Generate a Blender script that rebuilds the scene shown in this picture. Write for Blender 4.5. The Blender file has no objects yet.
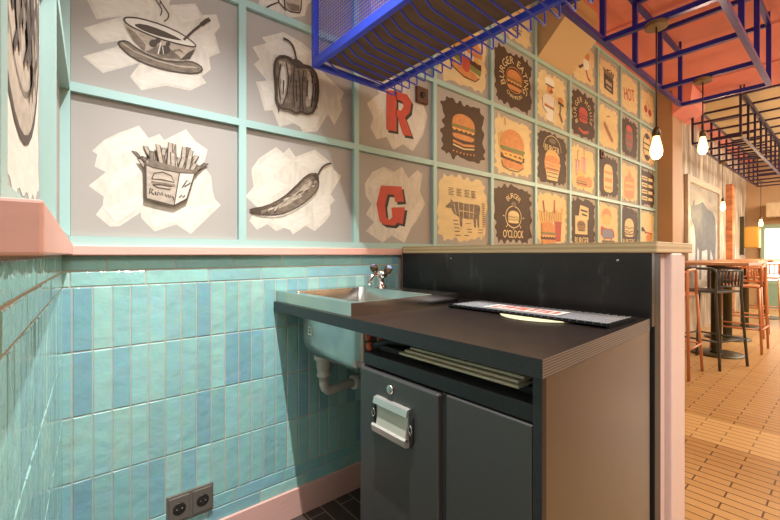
import bpy, bmesh, math, random
from mathutils import Vector, Matrix
S = bpy.context.scene
COL = S.collection
rnd = random.Random(7)
pi = math.pi
H = 1.12                      # lens height above the floor, metres
D = 1.563                     # distance to the painted wall
YAW = math.radians(40.16)
F = 397.0
CA, SA = math.cos(YAW), math.sin(YAW)

def lin(h):
    h = h.lstrip('#'); c = [int(h[i:i+2], 16)/255 for i in (0, 2, 4)]
    return tuple(x/12.92 if x <= .04045 else ((x+.055)/1.055)**2.4 for x in c) + (1,)

# ------------------------------------------------------------------ materials
def mat(name, col, rough=.5, metal=0, spec=.5, noise=None, bump=None, emit=None, coat=0, alpha=None):
    m = bpy.data.materials.new(name); m.use_nodes = True
    nt = m.node_tree; b = nt.nodes['Principled BSDF']
    c = lin(col)
    b.inputs['Base Color'].default_value = c
    b.inputs['Roughness'].default_value = rough
    b.inputs['Metallic'].default_value = metal
    b.inputs['Specular IOR Level'].default_value = spec
    b.inputs['Coat Weight'].default_value = coat
    tc = nt.nodes.new('ShaderNodeTexCoord')
    if noise:
        sc, amt, stretch = noise
        mp = nt.nodes.new('ShaderNodeMapping'); mp.inputs['Scale'].default_value = stretch
        nt.links.new(tc.outputs['Object'], mp.inputs['Vector'])
        n = nt.nodes.new('ShaderNodeTexNoise'); n.inputs['Scale'].default_value = sc; n.inputs['Detail'].default_value = 4
        nt.links.new(mp.outputs[0], n.inputs['Vector'])
        r = nt.nodes.new('ShaderNodeValToRGB')
        r.color_ramp.elements[0].position = .3; r.color_ramp.elements[1].position = .7
        r.color_ramp.elements[0].color = tuple(x*(1-amt) for x in c[:3]) + (1,)
        r.color_ramp.elements[1].color = tuple(min(1, x*(1+amt)) for x in c[:3]) + (1,)
        nt.links.new(n.outputs['Fac'], r.inputs['Fac']); nt.links.new(r.outputs['Color'], b.inputs['Base Color'])
    if bump:
        sc, st, dist = bump
        n2 = nt.nodes.new('ShaderNodeTexNoise'); n2.inputs['Scale'].default_value = sc
        nt.links.new(tc.outputs['Object'], n2.inputs['Vector'])
        bp = nt.nodes.new('ShaderNodeBump'); bp.inputs['Strength'].default_value = st; bp.inputs['Distance'].default_value = dist
        nt.links.new(n2.outputs['Fac'], bp.inputs['Height']); nt.links.new(bp.outputs['Normal'], b.inputs['Normal'])
    if emit:
        b.inputs['Emission Color'].default_value = lin(emit[0]); b.inputs['Emission Strength'].default_value = emit[1]
    return m

M = {}
M['grey'] = mat('panel_grey', '#aba39b', .75, noise=(3, .03, (1, 1, 1)))
M['teal'] = mat('teal_paint', '#a6c6bf', .45, bump=(160, .08, .002))
M['pink'] = mat('pink_paint', '#e6b1a2', .45, noise=(20, .04, (1, 1, 6)), bump=(90, .08, .002))
M['cream'] = mat('cream_brush_paint', '#d3c9ba', .7, noise=(11, .10, (5, 1, 1.5)))
M['cream2'] = mat('cream_brush_paint_thick', '#dad1c3', .7, noise=(16, .07, (1.5, 1, 5)))
M['ecru'] = mat('ecru_brush_paint', '#dfc896', .7, noise=(12, .06, (1, 1, 3)))
M['brown'] = mat('dark_brown_paint', '#4a321d', .65, noise=(25, .15, (1, 1, 3)))
M['ink'] = mat('ink_brown', '#4b3c30', .7)
M['inkmid'] = mat('ink_wash', '#7b6b5b', .7, noise=(40, .35, (1, 1, 2)))
M['inklight'] = mat('ink_wash_pale', '#b0a08e', .7, noise=(40, .2, (1, 1, 2)))
M['black'] = mat('ink_black', '#241c17', .6)
M['red'] = mat('red_letter_paint', '#c4432f', .6, noise=(30, .08, (1, 1, 1)))
M['redd'] = mat('dull_red_paint', '#b0453a', .6)
M['bun'] = mat('bun_paint', '#d08a4c', .6, noise=(40, .12, (1, 1, 1)))
M['green'] = mat('lettuce_paint', '#7d8244', .6)
M['patty'] = mat('patty_paint', '#5a3320', .6)
M['tomato'] = mat('tomato_paint', '#c0503f', .6)
M['cheese'] = mat('cheese_paint', '#e0b25a', .6)
M['yellow'] = mat('fry_paint', '#dcae62', .6)
M['blueink'] = mat('blue_grey_paint', '#7d7f92', .6)
M['white'] = mat('white_paint', '#e9e4da', .6)
M['worktop'] = mat('black_laminate', '#241d1b', .30, spec=.5, noise=(60, .25, (1, .25, 1)))
M['edge'] = mat('black_edge', '#232425', .4, noise=(120, .25, (1, 1, 1)))
M['alu'] = mat('brushed_aluminium', '#d9d5ce', .35, .8)
M['sheet'] = mat('black_back_sheet', '#272223', .3, noise=(8, .3, (1, 1, 1)), bump=(14, .03, .01))
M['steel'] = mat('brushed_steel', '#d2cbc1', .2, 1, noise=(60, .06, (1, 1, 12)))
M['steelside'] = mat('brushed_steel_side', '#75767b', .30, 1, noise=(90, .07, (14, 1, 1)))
M['bowlsteel'] = mat('satin_bowl_steel', '#c6c6c0', .27, 1, noise=(14, .14, (1, 1, 1)), bump=(9, .12, .02))
M['chrome'] = mat('chrome', '#d5d4d2', .12, 1)
M['charcoal'] = mat('charcoal_coated_metal', '#545250', .36, .5, noise=(200, .05, (1, 1, 1)))
M['slot'] = mat('handle_recess', '#bdb6a8', .4, .3)
M['plastic'] = mat('grey_pipe_plastic', '#c9c0b5', .45)
M['rubber'] = mat('black_rubber', '#2b2a2b', .6)
M['orangecap'] = mat('orange_cap', '#c4502c', .5)
M['board'] = mat('olive_cream_board', '#beb59a', .5, noise=(30, .06, (1, 1, 1)))
M['blue'] = mat('blue_powder_coat', '#384ed4', .35, noise=(60, .05, (1, 1, 1)))
M['navy'] = mat('violet_blue_tube', '#2e2a86', .3, .3)
M['navydark'] = mat('dark_violet_tube', '#3d2c48', .35, .3)
M['rackwood'] = mat('dark_brown_shelf_board', '#6e5848', .6, noise=(6, .2, (1, 6, 1)))
M['ceil'] = mat('coral_ceiling_paint', '#e08a7e', .8, noise=(3, .05, (1, 1, 1)))
M['ceilyel'] = mat('ochre_ceiling_paint', '#dcc597', .8, noise=(3, .05, (1, 1, 1)))
M['ceilwhite'] = mat('white_ceiling_paint', '#d9d5cf', .8)
M['tan'] = mat('tan_wall_paint', '#ad8862', .6)
M['duct'] = mat('duct_box_paint', '#c4a270', .55)
M['tablewood'] = mat('orange_table_wood', '#b98463', .4, noise=(12, .15, (1, 8, 1)))
M['stoolorange'] = mat('orange_stool_metal', '#c98259', .4)
M['stooldark'] = mat('charcoal_stool_metal', '#45494c', .4)
M['olive'] = mat('dark_olive_metal', '#3b3620', .35, .4)
M['cable'] = mat('black_cable', '#2a211c', .6)
M['holder'] = mat('bronze_lamp_holder', '#5a4632', .4, .5)
M['canopy'] = mat('brown_lamp_canopy', '#7a5f3e', .5, .2)
M['bulb'] = mat('glowing_bulb', '#fff0cf', .3, emit=('#ffc97c', 4.5))
M['bronze'] = mat('bronze_socket_plate', '#8f857b', .35, .6)
M['dark'] = mat('dark_plastic', '#2a2522', .4)
M['greenpaint'] = mat('sage_green_paint', '#8fa089', .5)
M['darkgreen'] = mat('sage_green_panel', '#7f9780', .5)
M['daylight'] = mat('daylit_window', '#ffffff', .4, emit=('#eef2f6', 1.5))
M['farwood'] = mat('pale_wood', '#b89f7d', .5, noise=(8, .12, (1, 6, 1)))
M['gold'] = mat('brass_panel', '#c79a4a', .35, .5)
M['bulltone'] = mat('bull_grey_paint', '#55575a', .7, noise=(9, .2, (1, 1, 1)))
M['muralbase'] = mat('mural_pale_paint', '#90897e', .32, noise=(3, .3, (1, 1, 3)))
M['muralframe'] = mat('mural_frame_wood', '#b09a83', .5, noise=(14, .15, (1, 1, 1)))
M['rearwall'] = mat('brown_rear_wall', '#8a7360', .7)
M['matbase'] = mat('matt_black_rubber', '#1d1c1c', .9, spec=.1)
M['pinkpost'] = mat('pale_pink_paint', '#e2c6bd', .4, noise=(20, .03, (6, 6, 1)))
M['plate'] = mat('cream_plate', '#e2d3a8', .5)
M['patched'] = mat('painted_post_orange', '#b06a3c', .6, noise=(3, .5, (1, 1, 4)))

def marks(m, scale, lo, hi, col, amt, stretch=(1, 1, 1)):
    """wear: scuffs and specks with a shape of their own"""
    nt = m.node_tree; b = nt.nodes['Principled BSDF']
    tc = nt.nodes.new('ShaderNodeTexCoord'); mp = nt.nodes.new('ShaderNodeMapping'); mp.inputs['Scale'].default_value = stretch
    n = nt.nodes.new('ShaderNodeTexNoise'); n.inputs['Scale'].default_value = scale; n.inputs['Detail'].default_value = 6; n.inputs['Roughness'].default_value = .65
    r = nt.nodes.new('ShaderNodeMapRange'); r.inputs['From Min'].default_value = lo; r.inputs['From Max'].default_value = hi; r.inputs['To Max'].default_value = amt
    nt.links.new(tc.outputs['Object'], mp.inputs[0]); nt.links.new(mp.outputs[0], n.inputs['Vector']); nt.links.new(n.outputs['Fac'], r.inputs['Value'])
    mx = nt.nodes.new('ShaderNodeMix'); mx.data_type = 'RGBA'; mx.inputs[7].default_value = lin(col)
    src = b.inputs['Base Color']
    if src.is_linked: nt.links.new(src.links[0].from_socket, mx.inputs[6])
    else: mx.inputs[6].default_value = src.default_value
    nt.links.new(r.outputs[0], mx.inputs[0]); nt.links.new(mx.outputs[2], b.inputs['Base Color'])
marks(M['worktop'], 150, .66, .70, '#b5aca4', .8)
marks(M['sheet'], 7, .58, .8, '#8a8684', .32, (1, 2.2, .8))
marks(M['sheet'], 170, .68, .72, '#a09b97', .6)
marks(M['steel'], 30, .66, .72, '#8c7d70', .35)
def node_mat(name):
    m = bpy.data.materials.new(name); m.use_nodes = True
    nt = m.node_tree
    return m, nt, nt.nodes['Principled BSDF']

# glazed tiles: colour carried per tile as an attribute, hand-made surface
m, nt, b = node_mat('glazed_tile')
at_ = nt.nodes.new('ShaderNodeAttribute'); at_.attribute_name = 'tilecol'
tc = nt.nodes.new('ShaderNodeTexCoord')
n = nt.nodes.new('ShaderNodeTexNoise'); n.inputs['Scale'].default_value = 26; n.inputs['Detail'].default_value = 5
nt.links.new(tc.outputs['Object'], n.inputs['Vector'])
mx = nt.nodes.new('ShaderNodeMix'); mx.data_type = 'RGBA'; mx.blend_type = 'SOFT_LIGHT'; mx.inputs[0].default_value = .3
nt.links.new(at_.outputs['Color'], mx.inputs[6]); nt.links.new(n.outputs['Color'], mx.inputs[7])
hs = nt.nodes.new('ShaderNodeHueSaturation'); hs.inputs['Saturation'].default_value = .88; hs.inputs['Value'].default_value = 1.06
nt.links.new(mx.outputs[2], hs.inputs['Color'])
nt.links.new(hs.outputs['Color'], b.inputs['Base Color'])
n2 = nt.nodes.new('ShaderNodeTexNoise'); n2.inputs['Scale'].default_value = 22; n2.inputs['Detail'].default_value = 3
nt.links.new(tc.outputs['Object'], n2.inputs['Vector'])
bp = nt.nodes.new('ShaderNodeBump'); bp.inputs['Strength'].default_value = .5; bp.inputs['Distance'].default_value = .008
nt.links.new(n2.outputs['Fac'], bp.inputs['Height']); nt.links.new(bp.outputs['Normal'], b.inputs['Normal'])
b.inputs['Roughness'].default_value = .09; b.inputs['Specular IOR Level'].default_value = .6
M['tile'] = m
M['grout'] = mat('pinkish_grout', '#c2b3a2', .9, noise=(60, .08, (1, 1, 1)))

def brick_mat(name, c1, c2, cm, length, row, mortar, rough, swap=True, band=None):
    m, nt, b = node_mat(name)
    g = nt.nodes.new('ShaderNodeNewGeometry')
    sx = nt.nodes.new('ShaderNodeSeparateXYZ'); cx = nt.nodes.new('ShaderNodeCombineXYZ')
    nt.links.new(g.outputs['Position'], sx.inputs[0])
    nt.links.new(sx.outputs['Y' if swap else 'X'], cx.inputs['X']); nt.links.new(sx.outputs['X' if swap else 'Y'], cx.inputs['Y'])
    br = nt.nodes.new('ShaderNodeTexBrick'); br.offset = .5
    br.inputs['Scale'].default_value = 1; br.inputs['Brick Width'].default_value = length
    br.inputs['Row Height'].default_value = row; br.inputs['Mortar Size'].default_value = mortar
    br.inputs['Mortar Smooth'].default_value = .1; br.inputs['Bias'].default_value = 0
    br.inputs['Color1'].default_value = lin(c1); br.inputs['Color2'].default_value = lin(c2); br.inputs['Mortar'].default_value = lin(cm)
    nt.links.new(cx.outputs[0], br.inputs['Vector'])
    out = br.outputs['Color']
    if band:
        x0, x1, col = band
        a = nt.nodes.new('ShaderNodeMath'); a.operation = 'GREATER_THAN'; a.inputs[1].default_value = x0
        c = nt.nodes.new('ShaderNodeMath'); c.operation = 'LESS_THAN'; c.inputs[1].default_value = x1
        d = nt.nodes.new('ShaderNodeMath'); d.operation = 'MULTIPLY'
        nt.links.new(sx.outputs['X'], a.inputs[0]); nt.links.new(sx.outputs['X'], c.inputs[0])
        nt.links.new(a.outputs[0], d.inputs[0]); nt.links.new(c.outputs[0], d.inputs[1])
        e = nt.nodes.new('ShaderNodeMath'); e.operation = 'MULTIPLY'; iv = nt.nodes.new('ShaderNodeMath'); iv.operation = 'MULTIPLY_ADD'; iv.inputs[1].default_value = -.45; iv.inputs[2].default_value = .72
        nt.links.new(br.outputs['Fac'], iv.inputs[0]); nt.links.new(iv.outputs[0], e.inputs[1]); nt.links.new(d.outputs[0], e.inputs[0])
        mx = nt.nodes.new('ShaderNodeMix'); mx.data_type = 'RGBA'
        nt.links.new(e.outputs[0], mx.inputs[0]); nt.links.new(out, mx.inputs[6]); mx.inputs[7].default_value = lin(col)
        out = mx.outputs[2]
    nt.links.new(out, b.inputs['Base Color'])
    b.inputs['Roughness'].default_value = rough
    return m
M['plank'] = brick_mat('oak_floor_planks', '#b9925f', '#b08855', '#553619', .27, .062, .0036, .38, band=(2.98, 3.42, '#d8b681'))  # pale strip: bright light across the boards, put into their colour
M['kfloor'] = brick_mat('brown_kitchen_floor_tiles', '#4a3f38', '#3e352f', '#8f857a', .3, .075, .003, .45)

# ply edge: thin alternating veneers along the height
def ply_mat(name, c1, c2, scale, rough=.5):
    m, nt, b = node_mat(name)
    g = nt.nodes.new('ShaderNodeNewGeometry'); s = nt.nodes.new('ShaderNodeSeparateXYZ')
    nt.links.new(g.outputs['Position'], s.inputs[0])
    mu = nt.nodes.new('ShaderNodeMath'); mu.operation = 'MULTIPLY'; mu.inputs[1].default_value = scale
    si = nt.nodes.new('ShaderNodeMath'); si.operation = 'SINE'
    nt.links.new(s.outputs['Z'], mu.inputs[0]); nt.links.new(mu.outputs[0], si.inputs[0])
    mr = nt.nodes.new('ShaderNodeMapRange'); mr.inputs['From Min'].default_value = -.6; mr.inputs['From Max'].default_value = .6
    nt.links.new(si.outputs[0], mr.inputs['Value'])
    mx = nt.nodes.new('ShaderNodeMix'); mx.data_type = 'RGBA'
    mx.inputs[6].default_value = lin(c1); mx.inputs[7].default_value = lin(c2)
    nt.links.new(mr.outputs[0], mx.inputs[0]); nt.links.new(mx.outputs[2], b.inputs['Base Color'])
    b.inputs['Roughness'].default_value = rough
    return m
M['plyedge'] = ply_mat('grey_ply_edge', '#544b44', '#887b70', 2*pi/.0053)
M['ply'] = ply_mat('pale_plywood', '#dcc598', '#c6a87a', 2*pi/.016)

def plank_wall_mat():
    m, nt, b = node_mat('weathered_boards')
    tc = nt.nodes.new('ShaderNodeTexCoord')
    n = nt.nodes.new('ShaderNodeTexNoise'); n.inputs['Scale'].default_value = 3; n.inputs['Detail'].default_value = 6
    mp = nt.nodes.new('ShaderNodeMapping'); mp.inputs['Scale'].default_value = (3, 1, .7)
    nt.links.new(tc.outputs['Object'], mp.inputs[0]); nt.links.new(mp.outputs[0], n.inputs['Vector'])
    r = nt.nodes.new('ShaderNodeValToRGB'); r.color_ramp.elements[0].color = lin('#7d6a58'); r.color_ramp.elements[1].color = lin('#d9c9b0')
    r.color_ramp.elements[0].position = .3; r.color_ramp.elements[1].position = .66
    e = r.color_ramp.elements.new(.48); e.color = lin('#a8998a')
    nt.links.new(n.outputs['Fac'], r.inputs['Fac']); nt.links.new(r.outputs['Color'], b.inputs['Base Color'])
    b.inputs['Roughness'].default_value = .35
    return m
M['boards'] = plank_wall_mat()

# ------------------------------------------------------------------ mesh helper
class MB:
    def __init__(s): s.v = []; s.f = []; s.mi = []; s.mats = []; s.sm = []
    def m(s, name):
        if name not in s.mats: s.mats.append(name)
        return s.mats.index(name)
    def face(s, pts, mt, smooth=False):
        k = len(s.v); s.v += [tuple(p) for p in pts]; s.f.append(tuple(range(k, k+len(pts)))); s.mi.append(s.m(mt)); s.sm.append(smooth)
    def box(s, x0, x1, y0, y1, z0, z1, mt, xf=None, facemats=None):
        P = [(x0,y0,z0),(x1,y0,z0),(x1,y1,z0),(x0,y1,z0),(x0,y0,z1),(x1,y0,z1),(x1,y1,z1),(x0,y1,z1)]
        if xf: P = [xf(p) for p in P]
        s.hexa(P, mt, facemats); return s
    def hexa(s, P, mt, facemats=None):
        k = len(s.v); s.v += [tuple(p) for p in P]
        Q = {'bot': (0,3,2,1), 'top': (4,5,6,7), 'y0': (0,1,5,4), 'x1': (1,2,6,5), 'y1': (2,3,7,6), 'x0': (3,0,4,7)}
        for key, q in Q.items():
            s.f.append(tuple(k+i for i in q)); s.sm.append(False)
            s.mi.append(s.m((facemats or {}).get(key, mt)))
        return s
    def prism(s, poly, axis, a0, a1, mt):
        # poly: list of 2d points; axis 'x': (y,z) swept in x ; 'y': (x,z) ; 'z': (x,y)
        def P(p, a): return {'x': (a, p[0], p[1]), 'y': (p[0], a, p[1]), 'z': (p[0], p[1], a)}[axis]
        n_ = len(poly); k = len(s.v)
        s.v += [P(p, a0) for p in poly] + [P(p, a1) for p in poly]
        i = s.m(mt)
        s.f.append(tuple(k+j for j in range(n_))); s.f.append(tuple(k+n_+j for j in reversed(range(n_))))
        s.mi += [i, i]; s.sm += [False, False]
        for j in range(n_):
            s.f.append((k+j, k+n_+j, k+n_+(j+1) % n_, k+(j+1) % n_)); s.mi.append(i); s.sm.append(False)
        return s
    def tube(s, pts, r, mt, n=8, closed=False, taper=None, square=False):
        pts = [Vector(p) for p in pts]; k0 = len(s.v); i = s.m(mt); up = None; N = len(pts)
        for j, p in enumerate(pts):
            if closed: t = (pts[(j+1) % N]-pts[j-1])
            elif j == 0: t = pts[1]-p
            elif j == N-1: t = p-pts[j-1]
            else: t = (pts[j+1]-p).normalized()+(p-pts[j-1]).normalized()
            t = t.normalized() if t.length > 1e-9 else Vector((0,0,1))
            if up is None:
                up = Vector((0,0,1)) if abs(t.z) < .9 else Vector((1,0,0))
            up = (up - t*up.dot(t)); up = up.normalized() if up.length > 1e-6 else t.orthogonal().normalized()
            sd = t.cross(up)
            rr = r if taper is None else r*taper[j]
            for q in range(n):
                a = 2*pi*q/n + (pi/4 if square else 0)
                s.v.append(tuple(p + up*rr*math.cos(a) + sd*rr*math.sin(a)))
        for j in range(N if closed else N-1):
            a0 = k0+j*n; a1 = k0+((j+1) % N)*n
            for q in range(n):
                s.f.append((a0+q, a0+(q+1) % n, a1+(q+1) % n, a1+q)); s.mi.append(i); s.sm.append(not square)
        if not closed:
            s.f.append(tuple(k0+q for q in reversed(range(n)))); s.f.append(tuple(k0+(N-1)*n+q for q in range(n)))
            s.mi += [i, i]; s.sm += [False, False]
        return s
    def bar(s, a, b, w, mt):                       # square tube
        return s.tube([a, b], w*.7071, mt, n=4, square=True)
    def lathe(s, prof, c, mt, n=20, axis=(0,0,1)):
        q = Vector((0,0,1)).rotation_difference(Vector(axis)); k0 = len(s.v); i = s.m(mt); c = Vector(c)
        for (r, z) in prof:
            for j in range(n):
                a = 2*pi*j/n; s.v.append(tuple(c + q @ Vector((r*math.cos(a), r*math.sin(a), z))))
        for p in range(len(prof)-1):
            for j in range(n):
                s.f.append((k0+p*n+j, k0+p*n+(j+1) % n, k0+(p+1)*n+(j+1) % n, k0+(p+1)*n+j)); s.mi.append(i); s.sm.append(True)
        s.f.append(tuple(k0+j for j in reversed(range(n)))); s.f.append(tuple(k0+(len(prof)-1)*n+j for j in range(n)))
        s.mi += [i, i]; s.sm += [False, False]
        return s
    def build(s, name, parent=None, base=None, bevel=0, seg=2):
        me = bpy.data.meshes.new(name); me.from_pydata(s.v, [], s.f)
        for mm in s.mats: me.materials.append(M[mm])
        me.polygons.foreach_set('material_index', s.mi); me.polygons.foreach_set('use_smooth', s.sm); me.update()
        o = bpy.data.objects.new(name, me); COL.objects.link(o)
        if base is not None:
            me.transform(Matrix.Translation(-Vector(base))); o.location = base
        if parent is not None: put(o, parent)
        if bevel:
            bv = o.modifiers.new('bevel', 'BEVEL'); bv.width = bevel; bv.segments = seg; bv.limit_method = 'ANGLE'; bv.harden_normals = False
        return o

def world_loc(o):
    l = Vector(o.location); p = o.parent
    while p: l = Matrix.Rotation(p.rotation_euler.z, 3, 'Z') @ l + Vector(p.location); p = p.parent
    return l
def put(o, parent):
    # parts are modelled in world space, then moved into the (unrotated) parent's space
    o.location = Vector(o.location) - world_loc(parent); o.parent = parent
def tag(o, label=None, cat=None, group=None, kind=None):
    if label: o['label'] = label
    if cat: o['category'] = cat
    if group: o['group'] = group
    if kind: o['kind'] = kind
    return o
def thing(name, label, cat, loc, group=None):
    o = bpy.data.objects.new(name, None); o.empty_display_size = .05; COL.objects.link(o); o.location = loc
    return tag(o, label, cat, group)
def struct(name, mb, parent=None, bevel=0):
    o = mb.build(name, parent, bevel=bevel)
    if parent is None: o['kind'] = 'structure'
    return o
def Z(z): return H + z        # z above the lens level

# ------------------------------------------------------------------ room shell
XW = 11.2                     # far wall of the dining room
BACK = -4.0                   # rear of the modelled room
struct('wall_back', MB().box(-.02, 5.42, D, D+.12, 0, Z(1.9), 'grey'))
LW = lambda y: .012 - .057*(D-y)          # face of the left wall at depth y
mb = MB().hexa([(LW(.2)-.1,.2,0),(LW(.2),.2,0),(LW(D),D,0),(LW(D)-.1,D,0),(LW(.2)-.1,.2,Z(1.9)),(LW(.2),.2,Z(1.9)),(LW(D),D,Z(1.9)),(LW(D)-.1,D,Z(1.9))], 'grey')
struct('wall_left', mb)
struct('floor', MB().box(-.3, 1.46, .43, D+.1, -.05, 0, 'kfloor'))
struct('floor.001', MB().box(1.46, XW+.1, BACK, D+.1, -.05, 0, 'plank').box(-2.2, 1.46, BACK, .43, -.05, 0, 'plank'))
struct('wall_front', MB().box(-2.2, XW+.1, BACK-.1, BACK, 0, Z(1.9), 'rearwall'))
struct('ceiling', MB().box(-2.2, 1.46, BACK, D+.12, Z(1.9), Z(1.98), 'ceilwhite'))
mb = MB().box(1.46, 6.2, BACK, D+.12, Z(1.9), Z(1.98), 'ceil')
mb.box(6.2, XW+.1, 1.40, D+.12, Z(1.9), Z(1.98), 'ceil'); mb.box(6.2, XW+.1, BACK, 1.40, Z(1.9), Z(1.98), 'ceilyel')
struct('ceiling.001', mb)
# shallow coral ribs across the ceiling
for k, x in enumerate((2.7, 3.6, 4.5, 5.4)):
    struct('trim_%d' % (20+k), MB().box(x, x+.09, BACK, D-.05, Z(1.885), Z(1.9), 'ceil'))
# column and pink beam end
struct('wall_column', MB().box(5.42, 5.80, 1.39, D+.12, 0, Z(1.9), 'tan'), bevel=.006)
struct('wall_back.001', MB().box(5.80, XW, D, D+.12, 0, Z(1.9), 'boards'))

# left wall and back wall tiles
TC = ['#8ac0bb', '#91c5bd', '#86bcb9', '#7db3b9', '#97c8be', '#89bebb', '#83bab9', '#8fc3bb', '#76abb4']
def tile_wall(name, place, length, seed):
    r = random.Random(seed)
    V, Fc, cols, MI = [], [], [], []
    def tile(u0, u1, z0, z1):
        g = .0016; d0 = .006
        dn = [d0 + r.uniform(-.0006, .0006) for _ in range(4)]
        e = .0025
        u0 += g; u1 -= g; z0 += g; z1 -= g
        if u1-u0 < .004: return
        outer = [(u0,z0),(u1,z0),(u1,z1),(u0,z1)]; inner = [(u0+e,z0+e),(u1-e,z0+e),(u1-e,z1-e),(u0+e,z1-e)]
        k = len(V)
        V.extend([place(u, .0, z) for u, z in outer]); V.extend([place(u, d0-.0012, z) for u, z in outer]); V.extend([place(u, dn[i], z) for i, (u, z) in enumerate(inner)])
        c = lin(r.choice(TC)); j = r.uniform(.92, 1.07); c = tuple(x*j for x in c[:3])+(1,)
        fs = [(k+8,k+9,k+10,k+11)] + [(k+4+i,k+4+(i+1) % 4,k+8+(i+1) % 4,k+8+i) for i in range(4)] + [(k+i,k+(i+1) % 4,k+4+(i+1) % 4,k+4+i) for i in range(4)]
        for f in fs: Fc.append(f); cols.append(c); MI.append(0)
    def hrow(z0, z1, off):
        u = off-.2
        while u < length:
            a, b_ = max(u, 0), min(u+.2, length)
            if b_-a > .006: tile(a, b_, z0, z1)
            u += .2
    hrow(-.053, -.005, .114); hrow(-.103, -.054, .022)
    for i in range(4):
        z1 = -.103-.2*i; z0 = z1-.2
        u = .028 - .0505
        while u < length:
            a, b_ = max(u, 0), min(u+.0505, length)
            if b_-a > .006: tile(a, b_, z0, z1)
            u += .0505
    hrow(-.953, -.903, .121); hrow(-1.003, -.953, .02)
    hrow(-1.053, -1.003, .08); hrow(-1.10, -1.053, .16)
    k = len(V); V.extend([place(0,.0042,-1.11),place(length,.0042,-1.11),place(length,.0042,0),place(0,.0042,0)])
    Fc.append((k,k+1,k+2,k+3)); cols.append((1,1,1,1)); MI.append(1)
    me = bpy.data.meshes.new(name); me.from_pydata([tuple(p) for p in V], [], Fc)
    me.materials.append(M['tile']); me.materials.append(M['grout']); me.polygons.foreach_set('material_index', MI)
    ca = me.color_attributes.new('tilecol', 'FLOAT_COLOR', 'CORNER')
    buf = []
    for p in me.polygons:
        for _ in p.loop_indices: buf.extend(cols[p.index])
    ca.data.foreach_set('color', buf); me.update()
    o = bpy.data.objects.new(name, me); COL.objects.link(o); o['kind'] = 'structure'
    return o
tile_wall('trim_1', lambda u, d, z: (u+.012, D-d, Z(z)), 1.361, 3)
LD = Vector((.057, 1.0, 0)).normalized(); LN = Vector((LD.y, -LD.x, 0))
def lplace(u, d, z):          # u runs from the corner towards the lens
    p = Vector((LW(D), D, 0)) - LD*u + LN*d
    return (p.x, p.y, Z(z))
o = tile_wall('trim_2', lplace, 1.36, 5)
o.data.flip_normals()

# pink ledges, baseboards
struct('trim_3', MB().box(.03, 1.373, D-.034, D, Z(-.004), Z(.027), 'pink'), bevel=.003)
def lhex(y0, y1, t0, t1, z0, z1, mt):
    P = []
    for z in (z0, z1):
        P += [(LW(y0), y0, Z(z)), (LW(y0)+t0, y0, Z(z)), (LW(y1)+t1, y1, Z(z)), (LW(y1), y1, Z(z))]
    return MB().hexa(P, mt)
struct('trim_4', lhex(.29, D-.001, .056, .030, -.001, .030, 'pink'), bevel=.002)
struct('baseboard_back', MB().box(.02, 1.373, D-.016, D, 0, Z(-1.0), 'pink'), bevel=.002)

# teal lattice over the painted wall
PITCH, GX0 = .5395, .016
RZ = [.041, .51, .978, 1.446]
BW, BT = .028, .021
mb = MB()
for k in range(11):
    x = GX0+PITCH*k
    if k == 0: mb.box(.012, x+BW/2+.004, D-BT, D, Z(.027), Z(1.9), 'teal')
    elif k == 10: mb.box(x-.02, 5.42, D-BT, D, Z(.027), Z(1.9), 'teal')
    else: mb.box(x-BW/2, x+BW/2, D-BT, D, Z(.027), Z(1.9), 'teal')
for z in RZ:
    for k in range(10): mb.box(GX0+PITCH*k+BW/2, GX0+PITCH*(k+1)-BW/2, D-BT+.001, D, Z(z)-BW/2, Z(z)+BW/2, 'teal')
for k in range(10): mb.box(GX0+PITCH*k+BW/2, GX0+PITCH*(k+1)-BW/2, D-BT+.001, D, Z(1.875), Z(1.9), 'teal')
struct('trim_5', mb)
# teal lattice of the left wall
mb = MB()
def lbar(u0, u1, z0, z1, t=.0245):
    P = []
    for z in (z0, z1):
        for (u, d) in ((u1, 0), (u1, t), (u0, t), (u0, 0)): P.append(lplace(u, d, z))
    mb.hexa(P, 'teal')
for u in (.0, .60, 1.135): lbar(u, u+.028, .030, 1.9)
for z in RZ:
    for a, b_ in ((.028, .60), (.628, 1.135), (1.163, 1.36)): lbar(a, b_, z-BW/2, z+BW/2, .0235)
struct('trim_6', mb)

# far wall, green window
struct('wall_far', MB().box(XW, XW+.1, BACK, D+.1, 0, Z(1.9), 'tan'))
mb = MB()
mb.box(XW-.05, XW-.001, -2.2, 1.36, 0, Z(-.62), 'darkgreen')
for y in (1.30, .62, -.1, -.8): mb.box(XW-.07, XW-.001, y-.03, y+.03, Z(-.62), Z(.62), 'greenpaint')
for z in (-.62, .52): mb.box(XW-.06, XW-.001, -2.2, 1.36, Z(z), Z(z)+.08, 'greenpaint')
win = struct('window_1', mb)
MB().box(XW-.02, XW-.002, -2.2, 1.30, Z(-.54), Z(.52), 'daylight').build('window_pane', win)

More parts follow.
